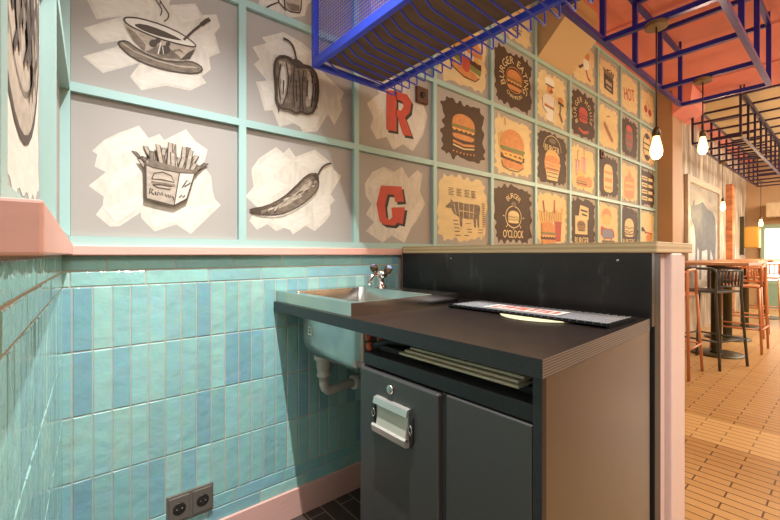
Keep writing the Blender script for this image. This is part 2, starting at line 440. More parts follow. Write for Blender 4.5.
# ------------------------------------------------------------------ painted wall panels
def W(px, py):                # a point of the photograph carried onto the painted wall
    t = (px-390)/F; fw = D/(CA - SA*t)
    return (fw*(CA*t+SA), (254-py)/F*fw)
class Art:
    """flat paint on one wall panel; every layer is a coat of paint a fraction of a millimetre proud"""
    def __init__(s, to2d, scale): s.to = to2d; s.L = 0; s.mb = MB(); s.sc = scale
    def lay(s): s.L += 1; return s.L
    def poly(s, pts, mt, layer=None):
        l = s.lay() if layer is None else layer
        s.mb.face([s.p3(s.to(*p), l) for p in pts], mt)
    def p3(s, q, l): return (q[0], D-.0030-.00012*l, Z(q[1]))
    def stroke(s, pts, w, mt, layer=None, ends=True, taper=False):
        l = s.lay() if layer is None else layer
        P = [Vector(s.to(*p)) for p in pts]; n_ = len(P); w *= s.sc
        A, B = [], []
        for i in range(n_):
            t = (P[min(i+1, n_-1)]-P[max(i-1, 0)]); t = t.normalized() if t.length else Vector((1, 0))
            k = Vector((-t.y, t.x))*w*.5*((1-.75*i/(n_-1)) if taper else 1)
            A.append(P[i]+k); B.append(P[i]-k)
        for i in range(n_-1): s.mb.face([s.p3(q, l) for q in (A[i], B[i], B[i+1], A[i+1])], mt)
    def ell(s, cx, cy, rx, ry, mt, a0=0, a1=360, n=22, rot=0):
        pts = []
        for i in range(n+1 if a1-a0 < 360 else n):
            a = math.radians(a0+(a1-a0)*i/n); x = rx*math.cos(a); y = ry*math.sin(a); r = math.radians(rot)
            pts.append((cx+x*math.cos(r)-y*math.sin(r), cy+x*math.sin(r)+y*math.cos(r)))
        s.poly(pts, mt)
    def ring(s, cx, cy, rx, ry, w, mt, a0=0, a1=360, n=26):
        s.stroke([(cx+rx*math.cos(math.radians(a0+(a1-a0)*i/n)), cy+ry*math.sin(math.radians(a0+(a1-a0)*i/n))) for i in range(n+1)], w, mt)
def smooth(pts, it=2, closed=True):
    for _ in range(it):
        q = []; n_ = len(pts)
        for i in range(n_ if closed else n_-1):
            a, b_ = pts[i], pts[(i+1) % n_]
            q.append((a[0]*.75+b_[0]*.25, a[1]*.75+b_[1]*.25)); q.append((a[0]*.25+b_[0]*.75, a[1]*.25+b_[1]*.75))
        if not closed: q = [pts[0]]+q+[pts[-1]]
        pts = q
    return pts
_gl = {}
def glyph(ch):
    if ch not in _gl:
        cu = bpy.data.curves.new('g', 'FONT'); cu.body = ch; cu.size = 1; cu.resolution_u = 3
        ob = bpy.data.objects.new('g', cu); COL.objects.link(ob)
        dg = bpy.context.evaluated_depsgraph_get(); dg.update()
        me = bpy.data.meshes.new_from_object(ob.evaluated_get(dg))
        vs = [(v.co.x, v.co.y) for v in me.vertices]; fs = [tuple(p.vertices) for p in me.polygons]
        wd = (max(v[0] for v in vs)+.06) if vs else .3
        bpy.data.objects.remove(ob); bpy.data.meshes.remove(me); bpy.data.curves.remove(cu)
        _gl[ch] = (vs, fs, wd)
    return _gl[ch]
def text(art, s, cx, cy, size, mt, width=None, bold=.02, rot=0):
    """a centred line of lettering, size = cap height in panel units"""
    l = art.lay(); k = size/.7
    tot = sum(glyph(c)[2] if c != ' ' else .3 for c in s)*k
    sx = (width/tot) if width else 1
    x = -tot*sx/2; r = math.radians(rot)
    for c in s:
        if c == ' ': x += .3*k*sx; continue
        vs, fs, wd = glyph(c)
        for ox in ((-bold, 0), (bold, 0)) if bold else ((0, 0),):
            for f in fs:
                pts = []
                for i in f:
                    gx = x+(vs[i][0]+ox[0])*k*sx; gy = vs[i][1]*k-size/2
                    pts.append(art.p3(art.to(cx+gx*math.cos(r)-gy*math.sin(r), cy+gx*math.sin(r)+gy*math.cos(r)), l+(.3 if ox[0] > 0 else 0)))
                art.mb.face(pts, mt)
        x += wd*k*sx
def arctext(art, s, cx, cy, rx, ry, a0, a1, size, mt, inward=False):
    l = art.lay(); k = size/.7; n_ = len(s)
    ws = [(glyph(c)[2] if c != ' ' else .45) for c in s]; tot = sum(ws)-(ws[0]+ws[-1])/2; run = -ws[0]/2
    for j, c in enumerate(s):
        run += ws[j]
        if c == ' ': continue
        a = math.radians(a0+(a1-a0)*(run-ws[j]/2)/tot)
        px, py = cx+rx*math.cos(a), cy+ry*math.sin(a)
        r = a-pi/2 if not inward else a+pi/2
        vs, fs, wd = glyph(c)
        for f in fs:
            pts = []
            for i in f:
                gx = (vs[i][0]-wd/2)*k; gy = vs[i][1]*k-size/2
                pts.append(art.p3(art.to(px+gx*math.cos(r)-gy*math.sin(r), py+gx*math.sin(r)+gy*math.cos(r)), l))
            art.mb.face(pts, mt)

GR = 'painted panels of the lattice wall'
def panel(col, row):
    x0 = GX0+PITCH*col+BW/2+.001; x1 = GX0+PITCH*(col+1)-BW/2-.001; z0 = RZ[row]+BW/2+.001; z1 = (RZ[row+1]-BW/2 if row < 3 else 1.875)-.001
    if col == 0: x0 += .006
    if col == 9: x1 -= .008
    return x0, x1, z0, z1
def make_panel(col, row, label):
    x0, x1, z0, z1 = panel(col, row)
    o = MB().box(x0, x1, D-.003, D-.0002, Z(z0), Z(z1), 'grey').build('wall_painting', base=((x0+x1)/2, D, Z(z0)))
    return tag(o, label, 'wall painting', GR)
def unit(col, row):
    x0, x1, z0, z1 = panel(col, row); return lambda u, v: (x0+(x1-x0)*u, z0+(z1-z0)*v)
def blob(art, mt, seed, m=.10, teeth=12, jag=.042):
    """an upright brushed patch with ragged ends"""
    r = random.Random(seed); pts = []
    c = [(m, m), (1-m, m), (1-m, 1-m), (m, 1-m)]
    for i in range(4):
        a, b_ = c[i], c[(i+1) % 4]
        for j in range(teeth):
            t = j/teeth; x = a[0]+(b_[0]-a[0])*t; y = a[1]+(b_[1]-a[1])*t
            k = r.uniform(-jag, jag) + (jag*.5 if j % 2 else -jag*.5)
            if j == 0: k = -jag*.8
            nx, ny = ((0, -1), (1, 0), (0, 1), (-1, 0))[i]
            if j == 0:
                x += (.5-x)*.16; y += (.5-y)*.12; k = 0
            pts.append((x+nx*k, y+ny*k))
    art.poly(smooth(pts, 1), mt)
def burger(a, cx, cy, w, h, mono=None, seed=0):
    r = random.Random(seed)
    c = (lambda n: mono) if mono else (lambda n: n)
    x0 = cx-w/2; b0 = cy-h/2
    def slab(y0, y1, mt, wig=.0, ins=0):
        n_ = 10; up = [(x0+ins+(w-2*ins)*i/n_, b0+h*y1) for i in range(n_+1)]
        lo = [(x0+ins+(w-2*ins)*i/n_, b0+h*(y0-(wig if i % 2 else -wig*.3))) for i in range(n_, -1, -1)]
        a.poly(up+lo, mt)
    dark = 'ink' if not mono else mono
    a.poly(smooth([(x0, b0+h*.22), (x0+w*.04, b0+h*.06), (x0+w*.2, b0), (x0+w*.8, b0), (x0+w*.96, b0+h*.06), (x0+w, b0+h*.22)], 1), c('bun'))
    if mono:
        a.stroke([(x0, b0+h*.27), (x0+w*.25, b0+h*.25), (x0+w*.5, b0+h*.29), (x0+w*.75, b0+h*.25), (x0+w, b0+h*.28)], h*.045, mono)
        a.stroke([(x0, b0+h*.38), (x0+w, b0+h*.38)], h*.09, mono)
        a.stroke([(x0, b0+h*.49), (x0+w*.25, b0+h*.47), (x0+w*.5, b0+h*.51), (x0+w*.75, b0+h*.47), (x0+w, b0+h*.5)], h*.045, mono)
    else:
        slab(.22, .36, 'patty', .0, -w*.01); slab(.36, .42, 'cheese', .06); slab(.41, .47, 'tomato', .0, w*.03); slab(.46, .53, 'green', .03, -w*.03)
    a.poly([(x0+w*(.5-.5*math.cos(pi*i/12)), b0+h*(.54+.46*math.sin(pi*i/12)**.75)) for i in range(13)], c('bun'))
    if not mono:
        for _ in range(8):
            q = r.uniform(.2, .8); a.ell(x0+w*q, b0+h*r.uniform(.62, .9-.5*abs(q-.5)), w*.018, h*.018, 'cheese', n=6)
def cup(a, x, y, w, h, body, stripe=None, straw=None):
    a.poly([(x-w*.38, y), (x+w*.38, y), (x+w*.5, y+h), (x-w*.5, y+h)], body)
    if stripe:
        for t in (-.25, .0, .25): a.poly([(x+w*(t-.05), y+.01), (x+w*(t+.05), y+.01), (x+w*(t*1.3+.06), y+h-.01), (x+w*(t*1.3-.06), y+h-.01)], stripe)
    if straw: a.stroke([(x+w*.05, y+h), (x+w*.05, y+h*1.55), (x+w*.3, y+h*1.65)], w*.12, straw)
def fries(a, cx, y, w, h, mt, seed, edge='ink', n=9):
    r = random.Random(seed)
    for i in range(n):
        t = (i+.5)/n-.5; x = cx+t*w; lean = t*.5*w; hh = h*r.uniform(.7, 1.1); q = w/n*.52
        a.poly([(x-q, y), (x+q, y), (x+lean+q, y+hh), (x+lean-q, y+hh)], mt)
        if edge: a.stroke([(x+q, y), (x+lean+q, y+hh), (x+lean-q, y+hh), (x-q, y)], w*.018, edge)

def done(p, patch, art):
    a = patch.mb.build('brush_patch', p) if patch else None
    b_ = art.mb.build('drawing', p) if art and art.mb.f else None
    return p
def sk(ox, oy, s):            # coordinates of an enlarged study of the wall
    return lambda x, y: W(ox+x/s, oy+y/s)
def traced(p, conv, px_scale, outline, patchmat='cream', streaks=()):
    pa = Art(conv, px_scale); pa.poly(outline, patchmat)
    for st in streaks: pa.poly(st, 'cream2')
    ar = Art(conv, px_scale); ar.L = 10
    return pa, ar

# fries box
p = make_panel(0, 0, 'painted wall panel with an ink box of fries, low beside the corner')
c = sk(80, 115, 4.16)
pa, a = traced(p, c, .00083, [(50,150),(72,165),(60,215),(108,238),(35,295),(98,340),(95,375),(65,415),(125,465),(165,463),(252,405),(255,430),(310,485),(400,455),(460,495),(585,375),(560,350),(550,310),(545,255),(512,212),(530,145),(480,110),(440,60),(350,105),(330,80),(285,97),(245,45),(160,75),(100,105)],
    streaks=[[(100,120),(160,85),(240,55),(282,100),(190,160),(130,175)], [(130,250),(330,130),(300,200),(120,330)], [(420,80),(460,100),(510,140),(500,200),(440,160)], [(280,420),(440,380),(560,370),(455,480),(400,440),(310,470)], [(100,390),(250,330),(270,370),(150,450)]])
r = random.Random(4)
for i in range(44):
    x = 275+190*((i*.618) % 1); y = 208+(x-265)*.16 + r.uniform(-12, 22); le = (x-365)*.38+r.uniform(-22, 30); hh = r.uniform(50, 105)*(1.1-abs(x-375)/300); w_ = 9
    q = [(x-w_, y), (x+w_, y+3), (x+le+w_, y-hh+4), (x+le-w_, y-hh)]
    a.poly(q, 'inklight' if i % 3 else 'inkmid'); a.stroke(q+[q[0]], 3.2, 'ink')
a.poly([(262,205),(300,190),(350,205),(420,225),(480,232),(470,255),(400,245),(300,225)], 'inkmid')
a.poly([(268,208),(300,222),(410,243),(387,380),(270,350)], 'inklight'); a.poly([(410,243),(472,248),(440,350),(387,380)], 'cream')
a.stroke([(268,208),(300,222),(410,243),(472,248),(440,350),(387,380),(270,350),(268,208)], 5, 'ink'); a.stroke([(410,243),(387,380)], 4, 'ink')
a.stroke([(268,208),(270,350)], 9, 'ink'); a.stroke([(270,350),(387,380),(440,352)], 8, 'ink')
a.stroke([(295,268),(305,245),(340,240),(375,255),(388,283),(340,272),(295,268)], 4, 'ink'); a.stroke([(293,280),(340,288),(390,296)], 9, 'inkmid')
a.stroke([(298,292),(320,304),(370,312),(378,300),(330,292),(298,292)], 4, 'ink')
for q in ([(285,330),(288,308),(300,312),(292,322),(304,334)], [(310,320),(312,334)], [(318,336),(322,320),(330,334),(338,322),(340,336)], [(350,330),(356,342),(362,332),(368,346),(374,336)], [(378,340),(386,346),(384,356)]): a.stroke(q, 4, 'ink')
for q in ([(420,305),(440,275),(455,285),(430,300)], [(408,345),(418,335),(424,345),(432,336)]): a.stroke(q, 4, 'ink')
done(p, pa, a)

# bowl with a spoon
p = make_panel(0, 1, 'painted wall panel with an ink coffee cup and spoon on a saucer')
c = sk(80, 0, 5.471)
pa, a = traced(p, c, .00066, [(35,-5),(90,108),(235,90),(20,155),(105,242),(215,225),(200,258),(15,310),(125,402),(330,345),(272,420),(335,495),(470,470),(600,497),(690,455),(665,420),(715,380),(705,315),(765,290),(735,185),(766,150),(745,80),(668,85),(630,22),(485,30),(500,-20),(430,-90),(200,-100),(60,-60)],
    streaks=[[(60,0),(300,-30),(400,60),(110,95)], [(40,160),(220,115),(260,190),(110,230)], [(40,312),(280,250),(380,320),(130,390)], [(300,430),(400,385),(660,420),(600,485),(470,455),(345,480)], [(500,45),(625,35),(660,100),(560,130)], [(640,200),(720,160),(750,280),(690,310)]])
sauc = smooth([(203,232),(225,268),(290,322),(400,368),(520,397),(630,407),(670,390),(660,362),(600,335),(500,345),(380,310),(300,262),(255,225)], 1)
a.poly(sauc, 'inkmid'); a.stroke(sauc+[sauc[0]], 9, 'ink')
a.stroke([(225,235),(300,285),(420,335),(540,365),(640,372)], 7, 'inklight')
body = smooth([(236,108),(250,165),(290,230),(350,285),(430,318),(520,338),(580,336),(622,300),(635,255),(560,215),(420,160),(290,110)], 1)
a.poly(body, 'inklight')
a.poly([(250,150),(290,225),(350,282),(360,250),(300,180)], 'inkmid'); a.poly([(540,335),(600,325),(630,270),(590,290)], 'ink')
a.poly([(430,250),(500,275),(560,330),(440,318),(360,285)], 'inkmid')
rim = smooth([(236,108),(255,97),(330,104),(450,140),(560,190),(630,245),(632,262),(560,250),(430,215),(320,170),(255,135)], 1)
a.poly(rim, 'cream2'); a.stroke(rim+[rim[0]], 8, 'ink')
a.poly(smooth([(285,138),(340,132),(440,165),(540,212),(560,228),(450,208),(350,175)], 1), 'ink')
for (x, y, rx) in ((400,240,24), (425,225,16), (465,275,28), (445,290,12), (480,245,14)): a.ell(x, y, rx, rx*.9, 'ink', n=9)
a.stroke([(425,300),(435,260),(440,235)], 5, 'cream2'); a.stroke([(455,300),(450,260)], 4, 'cream2')
a.stroke([(510,280),(545,275),(560,290)], 8, 'inkmid')
a.stroke([(565,222),(620,170),(665,135)], 11, 'ink'); a.stroke([(660,140),(690,116),(708,110)], 20, 'ink')
for q in ([(410,0),(435,35),(448,60),(438,90)], [(425,-10),(440,15),(460,45),(485,80),(480,105),(458,122)], [(440,10),(436,25)]): a.stroke(smooth(q, 2, False), 5, 'ink')
done(p, pa, a)

# pepper
p = make_panel(1, 1, 'painted wall panel with an ink bell pepper on cream brushwork')
c = sk(240, 0, 3.717)
pa, a = traced(p, c, .00105, [(45,175),(98,162),(80,140),(160,120),(230,160),(275,200),(300,262),(385,345),(372,375),(380,408),(350,465),(325,425),(285,490),(232,492),(215,455),(145,472),(120,410),(90,412),(72,345),(58,305),(98,300),(50,240),(72,222)],
    streaks=[[(90,165),(170,135),(260,200),(200,210),(120,205)], [(75,310),(120,300),(125,390),(95,400)], [(150,430),(300,430),(280,475),(235,480)]])
body = smooth([(122,250),(135,214),(172,212),(205,238),(235,246),(262,252),(284,285),(288,360),(272,418),(246,428),(226,416),(205,425),(182,410),(150,407),(130,382),(130,330)], 1)
a.poly(body, 'inkmid')
a.poly(smooth([(140,225),(165,230),(190,245),(180,330),(165,390),(140,385),(135,320),(150,260)], 1), 'inklight')
a.poly(smooth([(245,262),(270,280),(278,340),(262,395),(240,400),(250,330)], 1), 'inklight')
a.poly(smooth([(190,240),(206,245),(215,330),(215,410),(195,405),(190,330)], 1), 'inkmid')
a.poly(smooth([(150,250),(165,248),(172,310),(160,360),(150,330)], 1), 'cream2'); a.poly(smooth([(256,275),(268,300),(264,360),(254,380),(250,320)], 1), 'cream2')
for q in ([(150,240),(140,300),(148,370)], [(170,235),(180,300),(170,360),(155,395)], [(200,250),(195,320),(200,400)], [(215,260),(222,330),(222,405)], [(235,262),(228,330),(232,410)], [(262,265),(272,330),(262,400)], [(250,300),(246,360)], [(160,300),(158,350)], [(135,290),(136,360)], [(206,300),(209,380)], [(280,310),(276,380)]): a.stroke(smooth(q, 1, False), 6, 'ink')
for i in range(34):
    x = r.choice([rnd.uniform(132, 150), rnd.uniform(172, 190), rnd.uniform(212, 240), rnd.uniform(264, 282)]); y = rnd.uniform(270, 400); a.stroke([(x, y), (x+rnd.uniform(-4, 4), y+rnd.uniform(12, 30))], 2.6, 'ink')
a.stroke(body+[body[0]], 10, 'ink'); a.poly(smooth([(188,232),(200,218),(222,230),(240,250),(215,256),(200,248)], 1), 'ink')
a.stroke(smooth([(157,146),(178,155),(196,178),(206,228)], 2, False), 9, 'ink')
done(p, pa, a)

# glass at the top edge
p = make_panel(1, 2, 'painted wall panel with an ink drinking glass, above the bell pepper')
c = sk(240, 0, 3.717)
pa, a = traced(p, c, .00105, [(70,30),(130,50),(180,68),(240,60),(250,20),(280,-10),(270,-150),(60,-150)])
g_ = [(160,-60),(165,30),(185,45),(220,50),(225,35),(230,-50)]
a.poly(g_, 'inklight'); a.stroke(g_+[g_[0]], 6, 'ink'); a.poly([(168,10),(220,22),(218,44),(185,40)], 'inkmid')
a.stroke([(140,-80),(142,10),(110,22),(85,38)], 6, 'ink'); a.stroke([(142,10),(170,42)], 6, 'ink')
done(p, pa, a)

# chilli
p = make_panel(1, 0, 'painted wall panel with an ink chilli pepper on cream brushwork')
c = sk(240, 140, 3.9)
pa, a = traced(p, c, .0010, [(45,110),(75,70),(140,28),(168,52),(190,30),(215,66),(290,38),(350,85),(362,115),(395,140),(352,212),(370,235),(350,255),(352,290),(330,320),(290,355),(255,335),(205,368),(185,338),(140,355),(105,328),(65,350),(35,315),(65,262),(20,220),(52,182),(45,130)],
    streaks=[[(60,110),(140,45),(200,80),(110,150)], [(210,80),(285,50),(340,90),(280,120)], [(30,220),(130,150),(190,180),(90,240)], [(280,260),(345,190),(350,280),(290,340)], [(110,320),(240,285),(280,320),(205,355)]])
body = smooth([(32,270),(100,260),(165,226),(215,180),(258,136),(288,130),(305,155),(300,195),(262,236),(210,270),(150,294),(90,293),(45,283)], 1)
a.poly(body, 'inkmid')
a.poly(smooth([(90,276),(160,250),(220,205),(262,160),(280,150),(275,180),(230,225),(160,268)], 1), 'inklight')
for i in range(40):
    t = rnd.random(); x = 70+220*t; y = 280-130*t**1.6+rnd.uniform(-14, 22); a.stroke([(x, y), (x+rnd.uniform(8, 22), y-rnd.uniform(2, 16))], 2.6, rnd.choice(['ink', 'inkmid', 'cream2', 'ink']))
a.stroke(body+[body[0]], 5, 'ink'); a.poly([(32,270),(75,262),(80,288),(45,283)], 'ink')
a.poly(smooth([(278,132),(296,128),(306,150),(300,165),(292,145)], 1), 'ink'); a.stroke(smooth([(297,145),(312,112),(330,97),(352,92)], 2, False), 8, 'ink')
done(p, pa, a)

# G and R
p = make_panel(2, 0, 'painted wall panel with a big red letter G with dark shadow')
pa, a = traced(p, c, .0010, [(485,170),(515,125),(560,105),(600,125),(630,105),(655,150),(690,118),(710,135),(705,165),(700,200),(720,250),(690,310),(665,345),(640,402),(590,372),(555,400),(510,370),(490,355),(522,320),(490,290),(512,250),(488,215)],
    streaks=[[(500,175),(560,115),(600,135),(520,200)], [(600,350),(700,240),(710,255),(640,390)]])
G_ = [(548,178),(628,182),(637,240),(603,242),(598,214),(574,212),(563,255),(568,300),(580,312),(592,300),(588,264),(642,263),(632,328),(612,322),(600,334),(560,330),(543,318),(530,250)]
a.poly([(x+9, y+11) for x, y in G_], 'black'); a.poly(G_, 'red')
done(p, pa, a)
p = make_panel(2, 1, 'painted wall panel with a big red letter R with dark shadow')
c = sk(220, 0, 2.08)
pa, a = traced(p, c, .0019, [(305,215),(330,195),(322,170),(350,160),(400,175),(415,200),(430,240),(422,280),(400,315),(380,300),(360,312),(345,285),(325,290),(312,265),(318,245)],
    streaks=[[(330,200),(350,180),(340,230),(320,250)], [(395,300),(420,240),(425,265),(402,310)]])
def Rl(dx, dy, mt):
    a.poly([(x+dx, y+dy) for x, y in [(345,188),(366,190),(366,274),(356,272),(345,270)]], mt)
    L = a.L
    a.poly([(x+dx, y+dy) for x, y in [(364,190),(388,197),(397,212),(394,234),(384,244),(364,240),(364,229),(376,230),(381,221),(378,212),(364,206)]], mt, L)
    a.poly([(x+dx, y+dy) for x, y in [(366,238),(382,240),(398,284),(380,281)]], mt, L+.5)
Rl(4, 6, 'black'); a.L += 2; Rl(0, 0, 'red')
done(p, pa, a)
def simple(col, row, label, patch, seed, m=.1):
    p = make_panel(col, row, label); pa = Art(unit(col, row), .5); blob(pa, patch, seed, m)
    a = Art(unit(col, row), .5); a.L = 4; return p, pa, a
p, pa, a = simple(2, 2, 'painted wall panel behind the blue rack, plain cream brushwork', 'cream', 11, .14); done(p, pa, a)

# cow with cuts
p, pa, a = simple(3, 0, 'painted wall panel with a butcher diagram of a cow', 'ecru', 21, .07)
cow = [(.24,.56),(.20,.53),(.17,.50),(.22,.485),(.27,.49),(.32,.42),(.37,.40),(.42,.37),(.435,.25),(.47,.25),(.475,.37),(.60,.36),(.68,.37),(.70,.25),(.735,.25),(.735,.37),(.755,.36),(.77,.25),(.80,.25),(.80,.42),(.82,.50),(.81,.57),(.74,.58),(.55,.575),(.40,.585),(.31,.58),(.265,.615),(.26,.57)]
a.poly(cow, 'inkmid'); L = a.L
for q in ([(.40,.58),(.42,.38)], [(.50,.575),(.49,.37)], [(.60,.575),(.61,.36)], [(.69,.575),(.68,.38)], [(.42,.47),(.68,.46)], [(.32,.55),(.36,.42)]): a.stroke(q, .009, 'ecru')
for cx in (.27, .41, .555, .68):
    for k in range(5): a.stroke([(cx-.045, .76-.022*k), (cx+.05-.02*(k % 2), .76-.022*k)], .009, 'inkmid')
for k, (x, y) in enumerate(((.30,.33), (.31,.28), (.32,.23), (.33,.18), (.55,.22), (.56,.18), (.77,.22), (.77,.18), (.34,.13), (.50,.13))): a.stroke([(x, y), (x+.09, y)], .011, 'inkmid')
for k in range(12): a.stroke([(.855, .60-.03*k), (.90, .60-.03*k)], .012, 'inkmid')
a.stroke([(.52,.30),(.62,.30)], .008, 'inkmid'); a.stroke([(.47,.25),(.40,.20)], .005, 'inkmid')
done(p, pa, a)
# burger on dark
p, pa, a = simple(3, 1, 'painted wall panel with a coloured burger on dark brown, above the cow', 'brown', 22, .12)
burger(a, .5, .56, .42, .36, seed=2); a.stroke([(.3,.34),(.5,.31),(.7,.34)], .03, 'bun'); a.stroke([(.3,.29),(.5,.26),(.7,.29)], .018, 'ecru'); a.stroke([(.32,.24),(.5,.215),(.68,.24)], .02, 'patty')
for k in range(7): a.ell(.31+.063*k, .205-.012*(1-abs(k-3)/3), .015, .015, 'bun', n=8)
done(p, pa, a)
# toothy burger
p, pa, a = simple(3, 2, 'painted wall panel with a toothy burger sticking its tongue out', 'ecru', 23, .07)
a.poly(smooth([(.2,.42),(.3,.28),(.5,.2),(.72,.2),(.8,.27),(.66,.33),(.4,.36)], 1), 'bun'); a.poly([(.28,.42),(.5,.36),(.82,.3),(.84,.37),(.6,.46),(.3,.5)], 'green')
a.poly([(.3,.48),(.84,.38),(.84,.47),(.32,.58)], 'patty'); a.poly([(.34,.56),(.8,.46),(.78,.53),(.36,.63)], 'cheese')
a.poly(smooth([(.42,.52),(.62,.48),(.62,.34),(.56,.27),(.48,.3),(.44,.4)], 1), 'tomato'); a.stroke([(.53,.5),(.53,.34)], .012, 'redd')
for k in range(5): a.poly([(.40+.06*k, .60-.012*k), (.45+.06*k, .59-.012*k), (.445+.06*k, .52-.012*k), (.405+.06*k, .53-.012*k)], 'white')
a.poly(smooth([(.3,.64),(.84,.52),(.86,.66),(.72,.8),(.48,.82),(.32,.74)], 1), 'bun'); a.stroke([(.2,.42),(.3,.28),(.5,.2),(.72,.2),(.8,.27)], .014, 'patty')
done(p, pa, a)
# o'clock
p, pa, a = simple(4, 0, "painted wall panel lettered O'CLOCK under a burger clock", 'brown', 24, .07)
text(a, "O'CLOCK", .5, .19, .12, 'ecru', .5)
arctext(a, "BURGER", .5, .60, .2, .2, 135, 45, .08, 'ecru')
a.ring(.5, .46, .19, .17, .014, 'ecru'); burger(a, .5, .46, .27, .2, mono='ecru'); a.ell(.5, .66, .06, .04, 'inkmid')
for q in ([(.5,.29),(.5,.25)], [(.36,.34),(.32,.29)], [(.64,.34),(.68,.29)], [(.28,.46),(.24,.47)], [(.72,.46),(.76,.45)]): a.stroke(q, .014, 'ecru')
done(p, pa, a)
# big cream burger
p, pa, a = simple(4, 1, 'painted wall panel with a tall skewered burger beside fries on cream', 'ecru', 25, .07)
fries(a, .24, .42, .16, .3, 'yellow', 3, n=4)
burger(a, .48, .46, .56, .62, seed=5); a.stroke([(.22,.24),(.24,.16),(.40,.12),(.6,.12),(.74,.2)], .013, 'patty'); a.stroke([(.3,.80),(.29,.92)], .02, 'bun')
a.poly([(.24,.36),(.72,.33),(.70,.29),(.58,.30),(.50,.24),(.42,.31),(.26,.31)], 'cheese'); a.stroke([(.21,.46),(.3,.42),(.4,.45),(.5,.41),(.6,.44),(.74,.40)], .022, 'green'); a.stroke([(.26,.30),(.7,.27)], .03, 'patty')
done(p, pa, a)
# burger eating
p, pa, a = simple(4, 2, 'painted wall panel lettered BURGER EATING CHAMPION around a burger', 'brown', 26, .07)
arctext(a, "BURGER EATING", .52, .52, .30, .29, 205, -25, .112, 'ecru'); arctext(a, "CHAMPION", .52, .46, .25, .23, 232, 308, .06, 'ecru', True)
burger(a, .52, .5, .36, .32, seed=6); a.ring(.52, .5, .21, .2, .01, 'bun')
done(p, pa, a)
p, pa, a = simple(4, 3, 'painted wall panel just under the blue rack, cream with a small dark sketch', 'ecru', 27, .08)
a.stroke([(.42,.3),(.7,.3),(.66,.6),(.46,.6),(.42,.3)], .02, 'inkmid'); a.stroke([(.46,.26),(.68,.24)], .04, 'inkmid'); a.poly([(.5,.36),(.64,.36),(.62,.44),(.52,.44)], 'inkmid')
done(p, pa, a)
# col 5
p, pa, a = simple(5, 0, 'painted wall panel with fries, a red cup and a burger', 'ecru', 28, .06)
fries(a, .33, .42, .34, .26, 'yellow', 4, n=6); fries(a, .68, .42, .22, .28, 'yellow', 9, n=4); cup(a, .68, .10, .2, .36, 'redd', 'tomato'); a.poly([(.16,.42),(.5,.42),(.46,.2),(.22,.2)], 'bun')
a.stroke([(.26,.6),(.22,.8)], .03, 'redd'); a.stroke([(.56,.6),(.56,.84)], .03, 'redd'); burger(a, .38, .24, .42, .4, seed=7)
done(p, pa, a)
p, pa, a = simple(5, 1, 'painted wall panel lettered BURGER over a cream burger cup on dark brown', 'brown', 29, .06)
a.poly([(.34,.12),(.66,.12),(.76,.44),(.26,.44)], 'ecru'); a.poly(smooth([(.28,.46),(.74,.46),(.72,.6),(.5,.68),(.3,.6)], 1), 'yellow'); burger(a, .5, .42, .48, .28, mono='bun')
for k in range(3): a.stroke([(.33,.18+.07*k),(.68,.18+.07*k)], .014, 'inkmid')
text(a, 'BURGER', .49, .68, .11, 'ecru', .46); a.ring(.5, .66, .27, .25, .012, 'ecru', 0, 180); a.ell(.5, .82, .1, .05, 'inkmid')
done(p, pa, a)
p, pa, a = simple(5, 2, 'painted wall panel with a white-hatted cook holding up a burger', 'ecru', 30, .08)
a.poly(smooth([(.2,.46),(.3,.56),(.52,.56),(.6,.46),(.56,.2),(.58,.1),(.3,.1),(.32,.2),(.22,.3)], 1), 'white'); a.stroke([(.2,.46),(.22,.3),(.34,.22)], .02, 'inkmid'); a.stroke([(.56,.5),(.54,.12)], .012, 'inkmid')
a.poly(smooth([(.34,.58),(.5,.58),(.51,.72),(.34,.72)], 1), 'bun'); a.poly(smooth([(.3,.72),(.54,.72),(.58,.82),(.5,.86),(.3,.86),(.27,.8)], 1), 'white'); a.stroke([(.3,.72),(.54,.72)], .022, 'ink'); a.stroke([(.42,.63),(.52,.63)], .024, 'ink'); a.stroke([(.44,.58),(.48,.7)], .02, 'redd')
a.stroke([(.26,.36),(.56,.34)], .035, 'bun'); a.stroke([(.26,.34),(.56,.32)], .014, 'ink'); a.ell(.76, .55, .08, .06, 'bun'); a.stroke([(.68,.5),(.86,.48)], .04, 'patty'); a.stroke([(.76,.48),(.74,.3),(.82,.16)], .05, 'inkmid'); a.stroke([(.7,.3),(.78,.18)], .02, 'redd')
done(p, pa, a)
# col 6
p, pa, a = simple(6, 0, 'painted wall panel lettered BURGER below a burger in a glass', 'brown', 31, .06)
text(a, 'BURGER', .45, .14, .13, 'ecru', .54); a.poly([(.2,.26),(.66,.26),(.66,.62),(.2,.62)], 'ecru'); a.ell(.42, .44, .16, .1, 'bun'); burger(a, .43, .42, .3, .2, mono='inkmid'); a.poly([(.32,.6),(.7,.56),(.7,.8),(.38,.84)], 'ecru'); a.stroke([(.4,.74),(.66,.72)], .03, 'ink'); a.stroke([(.44,.66),(.64,.64)], .03, 'ink')
done(p, pa, a)
p, pa, a = simple(6, 1, 'painted wall panel with two red striped cups and a small burger', 'ecru', 32, .08)
cup(a, .28, .34, .18, .3, 'redd', 'white', 'redd'); cup(a, .52, .4, .17, .32, 'tomato', 'white', 'redd'); a.ell(.4, .36, .13, .1, 'cheese'); burger(a, .45, .24, .4, .2, seed=9); a.ell(.72, .26, .12, .11, 'bun')
done(p, pa, a)
p, pa, a = simple(6, 2, 'painted wall panel with a round burger emblem ringed by pale lettering', 'brown', 33, .07)
arctext(a, "BURGER HOUSE", .5, .5, .31, .30, 215, -20, .1, 'ecru'); burger(a, .5, .5, .34, .3, mono='tomato'); a.stroke([(.32,.2),(.5,.15),(.7,.2)], .05, 'tomato')
done(p, pa, a)
